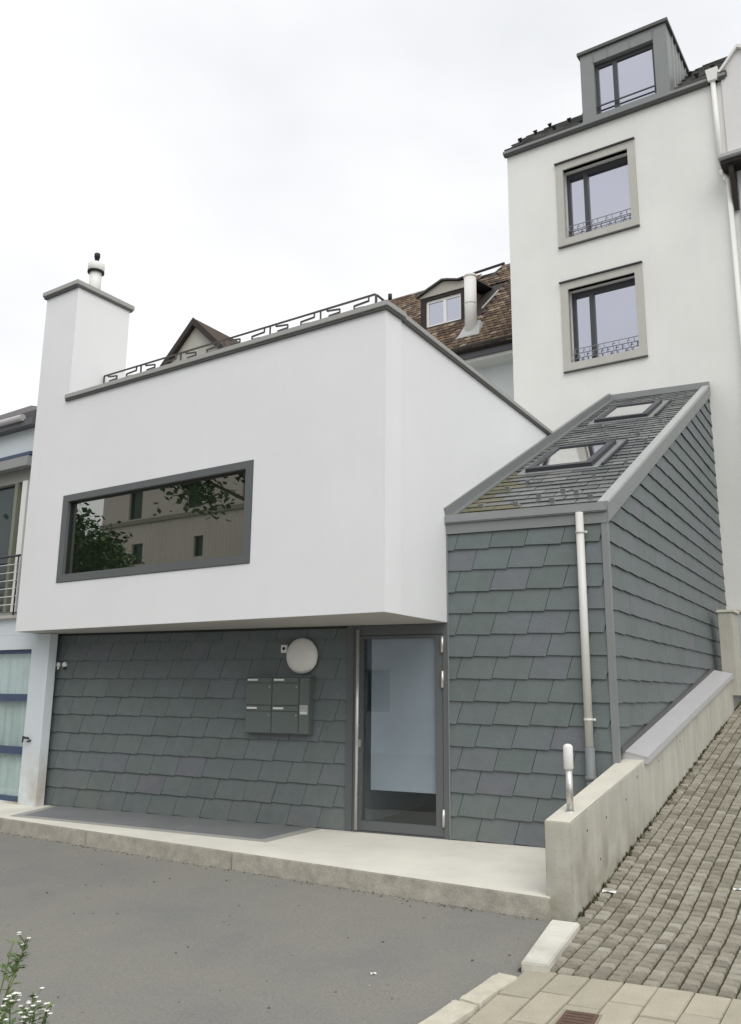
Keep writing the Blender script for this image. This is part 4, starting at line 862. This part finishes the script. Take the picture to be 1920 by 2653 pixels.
MB().box(NB, LWIN[0] + .05, LWIN[1] - .03, 0.065, 0.072, LWIN[2] + .05, LWIN[3] - .04).build('pane', glass('lower_neighbour_glass', 0.03, (0.9, 0.95, 0.95), trans=(0.97, 1.0, 1.0)), lw)
mb = MB(); n = 60
vs = []; 
for i in range(n + 1):
    u = LWIN[0] + (LWIN[1] - LWIN[0]) * i / n
    for z in (LWIN[2], LWIN[3]): vs.append(NB.P(u, 0.11 + 0.012 * math.sin(i * 1.9), z))
mb.add(vs, [(2 * i, 2 * i + 2, 2 * i + 3, 2 * i + 1) for i in range(n)]); mb.build('curtain', CURT, lw)
uw = ring(NB, UWIN[0] + .002, UWIN[1] - .002, UWIN[2] + .002, UWIN[3] - .002, .06, .05, .05, .26, 0.06, 0.14).build('window', M('pale_window_frame', (0.30, 0.31, 0.29), 0.6, 0.04), nh)
MB().box(NB, -0.76, -0.645, 0.03, 0.13, 2.655, 4.535).build('window_post', PLASTW, uw)
MB().box(NB, -0.97, -0.90, 0.05, 0.12, 2.655, 4.535).build('window_post', M('olive_frame', (0.22, 0.23, 0.18), 0.6, 0.05), uw)
MB().box(NB, UWIN[0] + .05, UWIN[1] - .03, 0.14, 0.15, 2.64, 4.56).build('pane', PANENEI, uw)
MB().box(NB, -4.2, -0.51, -0.09, 0.05, 4.72, 4.86).build('awning_box', M('awning_grey', (0.30, 0.31, 0.31), 0.5, 0.05), nh)
MB().box(NB, -6, -0.51, -0.06, -0.001, 4.88, 4.93).build('blue_strip', BLUEF, nh)
MB().box(NB, -4.3, -0.5, -0.06, -0.001, 2.555, 2.598).build('sill', STONEF, nh)
rl_ = MB(); rl_.tube(NB.P(-4.2, -0.07, 3.42), NB.P(-0.5, -0.07, 3.42), 0.018, 8); rl_.build('guard_rail', DARKF, nh)
for k in range(6):
    MB().tube(NB.P(-4.2, -0.07, 2.74 + k * .112), NB.P(-0.5, -0.07, 2.74 + k * .112), 0.007, 6).build('guard_rod', STEEL, nh)
for u in (-4.15, -2.4, -0.53): MB().tube(NB.P(u, -0.07, 2.598), NB.P(u, -0.07, 3.42), 0.012, 8).build('guard_post', DARKF, nh)
MB().box(NB, -6.1, -0.42, -0.14, 0.1, 5.302, 5.40).build('eave_board', M('grey_board', (0.13, 0.13, 0.14)), nh)
MB().tube(NB.P(-6.1, -0.16, 5.44), NB.P(-0.62, -0.16, 5.42), 0.05, 12).build('gutter', CAPM, nh)
MB().hexa([NB.P(-6.1, -.1, 5.402), NB.P(-.42, -.1, 5.402), NB.P(-.42, 3.5, 6.15), NB.P(-6.1, 3.5, 7.6)], [NB.P(-6.1, -.1, 5.52), NB.P(-.42, -.1, 5.52), NB.P(-.42, 3.5, 6.27), NB.P(-6.1, 3.5, 7.72)]).build('roof', M('dull_roof', (0.11, 0.10, 0.105), 0.6, 0.1, 6), nh)
tap = MB(); tap.tube(NB.P(-0.045, -0.0, 0.985), NB.P(-0.045, -0.07, 0.985), 0.012, 8); tap.tube(NB.P(-0.045, -0.07, 0.995), NB.P(-0.045, -0.075, 0.93), 0.011, 8); tap.tube(NB.P(0.02, -0.03, 0.975), NB.P(-0.10, -0.04, 1.0), 0.010, 8); tap.tube(NB.P(0.02, 0, .955), NB.P(.02, -.05, .94), 0.012, 8)
t_ = thing('water_tap', tuple(NB.P(-0.04, -0.02, 0.95)), 'small dark water tap on the stained blue pillar', 'tap'); tap.build('spout', BLACK, t_)

# ------------------------------------------------------------------ weeds in the near corner
def weed(base, h, lean, seed, label, n_st=6, spread=0.12, fl=1.0):
    rq = random.Random(seed); root = thing('flowering_weed', tuple(base), label, 'plant', 'flowering weeds in the near corner')
    st = MB(); lv = MB(); fw = MB()
    for s in range(n_st):
        a = rq.uniform(0, 6.28); hh = h * rq.uniform(.62, 1.0); tip = Vector(base) + Vector((math.cos(a) * spread * rq.uniform(.2, 1) + lean[0], math.sin(a) * spread * rq.uniform(.2, 1) + lean[1], hh))
        p = [Vector(base) + Vector((math.cos(a) * .02, math.sin(a) * .02, 0))]
        for k in range(1, 6):
            t = k / 5; p.append(Vector(base).lerp(tip, t) + Vector((rq.uniform(-.012, .012), rq.uniform(-.012, .012), 0)) + Vector((0, 0, .03 * math.sin(t * 3))))
        for k in range(5): st.tube(p[k], p[k + 1], 0.004 * (1 - k * .12), 5, cap=False)
        for k in range(60):
            t = rq.uniform(.12, 1); i = min(4, int(t * 5)); q = p[i].lerp(p[i + 1], t * 5 - i); b = rq.uniform(0, 6.28); ln = rq.uniform(.04, .085) * (1.2 - .55 * t); wd = ln * .42
            d = Vector((math.cos(b), math.sin(b), rq.uniform(.1, .9))).normalized(); sd_ = d.cross(Vector((0, 0, 1))).normalized() * wd; up = Vector((0, 0, -ln * .12))
            lv.add([q, q + d * ln * .5 + sd_ * .5, q + d * ln + up, q + d * ln * .5 - sd_ * .5], [(0, 1, 2, 3)])
        if rq.random() < fl:
            for k in range(rq.randrange(4, 9)):
                q = p[5] + Vector((rq.uniform(-.03, .03), rq.uniform(-.03, .03), rq.uniform(-.035, .02)))
                st.tube(p[5] + Vector((0, 0, -.03)), q, 0.0015, 4, cap=False)
                for m_ in range(5):
                    b = m_ * 1.257 + k; d = Vector((math.cos(b), math.sin(b), .35)) * .011; s2 = Vector((-d.y, d.x, 0)) * .45
                    fw.add([q, q + d * .6 + s2, q + d, q + d * .6 - s2], [(0, 1, 2, 3)])
    st.build('stem', WEED, root); lv.build('leaves', WEED, root, kind='stuff')
    if fw.v: fw.build('flowers', PETAL, root, kind='stuff')
weed((-1.62, 3.78, -0.27), 0.89, (0.10, 0.06), 1, 'tall white-flowered weed at the left edge of the picture', 7, .13, .7)
weed((-1.36, 3.70, -0.27), 0.70, (0.0, 0.0), 2, 'bushy white-flowered weed in the lower left corner', 12, .13, .9)
weed((-1.14, 3.80, -0.26), 0.52, (0.02, 0.0), 3, 'low weed with one white flower, rightmost of the weeds', 7, .09, .5)

# ------------------------------------------------------------------ what the big window mirrors: house and trees across the street
oh = thing('opposite_house', (-32, 3, 0), 'grey beige house across the street mirrored in the picture window', 'house')
OF = Frame(-30.6, 7.86, -33.6 + 180)          # faces our house; u runs to the left seen from it
def ow(u0, u1, z0, z1): return (-u1, -u0, z0, z1)
wins = [ow(5.02, 5.55, 6.9, 7.75), ow(1.25, 1.95, 6.85, 7.75), ow(7.85, 8.5, 6.75, 7.75), ow(0.9, 1.75, 8.85, 10.2), ow(4.5, 5.3, 8.95, 10.2), ow(7.6, 8.4, 8.95, 10.2), ow(1.3, 2.2, 2.5, 4.2), ow(4.8, 5.8, 2.5, 4.2), ow(7.8, 8.8, 2.5, 4.2)]
panel(OF, -11, 0.85, -0.5, 11.5, 0, 0.3, wins).build('front_wall', OPPW, oh)
MB().box(OF, -11, 0.85, 0.31, 8, 0, 11.4).build('body', OPPW, oh)
MB().box(OF, -11.05, 0.9, -0.10, 0.0, 8.6, 8.78).build('string_course', M('string_stone', (0.26, 0.24, 0.21), 0.8, 0.05), oh)
MB().box(OF, -11.3, 1.1, -0.5, 8.3, 11.4, 11.6).build('roof', DARKT, oh)
for h in wins: 
    wq = MB().box(OF, h[0] + .05, h[1] - .05, 0.16, 0.2, h[2] + .05, h[3] - .05).build('window', PANENEI, oh)
    ring(OF, h[0], h[1], h[2], h[3], .06, .06, .06, .06, 0.1, 0.2).build('frame', DARKF, wq)
for k in range(60):
    u = -10.95 + k * 0.195
    if any(h[0] - .1 < u < h[1] + .05 for h in wins if h[3] < 8.6 and h[2] > 5): continue
    MB().box(OF, u, u + .03, -0.007, 0.0, 0.2, 8.55).build('batten', OPPW, oh)
o2 = thing('added_house', (-13, -6, 0), 'unseen low pale house added across the street to fill the glass door reflection', 'house')  # unseen house, added to cover the bare horizon mirrored in the door
OF2 = Frame(-30.6 + 20 * 0.8329, 7.86 - 20 * 0.5534, -33.6 + 180)
wins2 = [(x, x + 1.0, z, z + 1.5) for x in (-7.2, -3.6, 0.2, 3.9) for z in (0.9, 3.9)]
panel(OF2, -9, 7, -0.5, 6.6, 0, 0.3, wins2).build('front_wall', M('added_house_render', (0.62, 0.63, 0.68), 0.85, 0.04, 1.0), o2)
MB().box(OF2, -9, 7, 0.31, 8, 0, 6.5).build('body', OPPW, o2)
MB().hexa([OF2.P(-9.3, -.5, 6.6), OF2.P(7.3, -.5, 6.6), OF2.P(7.3, 8.5, 6.6), OF2.P(-9.3, 8.5, 6.6)], [OF2.P(-9.3, 3.9, 9.6), OF2.P(7.3, 3.9, 9.6), OF2.P(7.3, 4.1, 9.6), OF2.P(-9.3, 4.1, 9.6)]).build('roof', BROWNT, o2)
for h in wins2:
    wq = MB().box(OF2, h[0] + .05, h[1] - .05, 0.16, 0.2, h[2] + .05, h[3] - .05).build('window', PANENEI, o2)
    ring(OF2, h[0], h[1], h[2], h[3], .07, .07, .07, .07, 0.1, 0.2).build('frame', PLASTW, wq)
def tree(base, h, crown_c, rad, seed, label, nleaf=5200, ls=0.13, branches=9):
    rq = random.Random(seed); root = thing('street_tree', tuple(base), label, 'tree', 'trees across the street')
    b = Vector(base); top = Vector(crown_c); tr_ = MB(); pts = [b, b.lerp(top, .35) + Vector((.1, .05, 0)), b.lerp(top, .7), top]
    for k in range(3): tr_.tube(pts[k], pts[k + 1], .24 - .06 * k, 10, .18 - .05 * k)
    lv = MB(); cl = []
    for k in range(branches):
        a = rq.uniform(0, 6.28); e = rq.uniform(-.5, .9); d = Vector((math.cos(a) * rad[0], math.sin(a) * rad[1], e * rad[2])) * rq.uniform(.6, 1)
        s0 = pts[2].lerp(top, rq.uniform(0, .9)); tr_.tube(s0, top + d * .9, .06, 6, .015)
        for m_ in range(7): cl.append((s0.lerp(top + d, .45 + .09 * m_) + Vector((rq.uniform(-.4, .4), rq.uniform(-.4, .4), rq.uniform(-.4, .3))), rq.uniform(.35, .7)))
    tr_.build('trunk', BARK, root)
    for k in range(nleaf):
        c_, r_ = cl[rq.randrange(len(cl))]; o_ = Vector((rq.gauss(0, 1), rq.gauss(0, 1), rq.gauss(0, .8))) * r_ * .55; q = c_ + o_
        d = Vector((rq.uniform(-1, 1), rq.uniform(-1, 1), rq.uniform(-.8, .3))).normalized(); s2 = d.cross(Vector((rq.uniform(-1, 1), rq.uniform(-1, 1), 1))).normalized(); l_ = ls * rq.uniform(.7, 1.3)
        lv.add([q, q + d * l_ * .5 + s2 * l_ * .4, q + d * l_, q + d * l_ * .5 - s2 * l_ * .4], [(0, 1, 2, 3)])
    lv.build('crown', LEAF, root, kind='stuff')
tree((-21.0, 10.2, -0.35), 7.5, (-20.6, 9.7, 6.3), (2.1, 2.1, 2.0), 21, 'dense broadleaf tree at the left of the mirrored street', 5200, .2)
tree((-9.4, 3.4, -0.35), 9, (-11.3, 6.9, 7.25), (1.9, 2.4, 1.6), 22, 'near broadleaf tree hanging its branches into the mirrored view', 4200, .16)
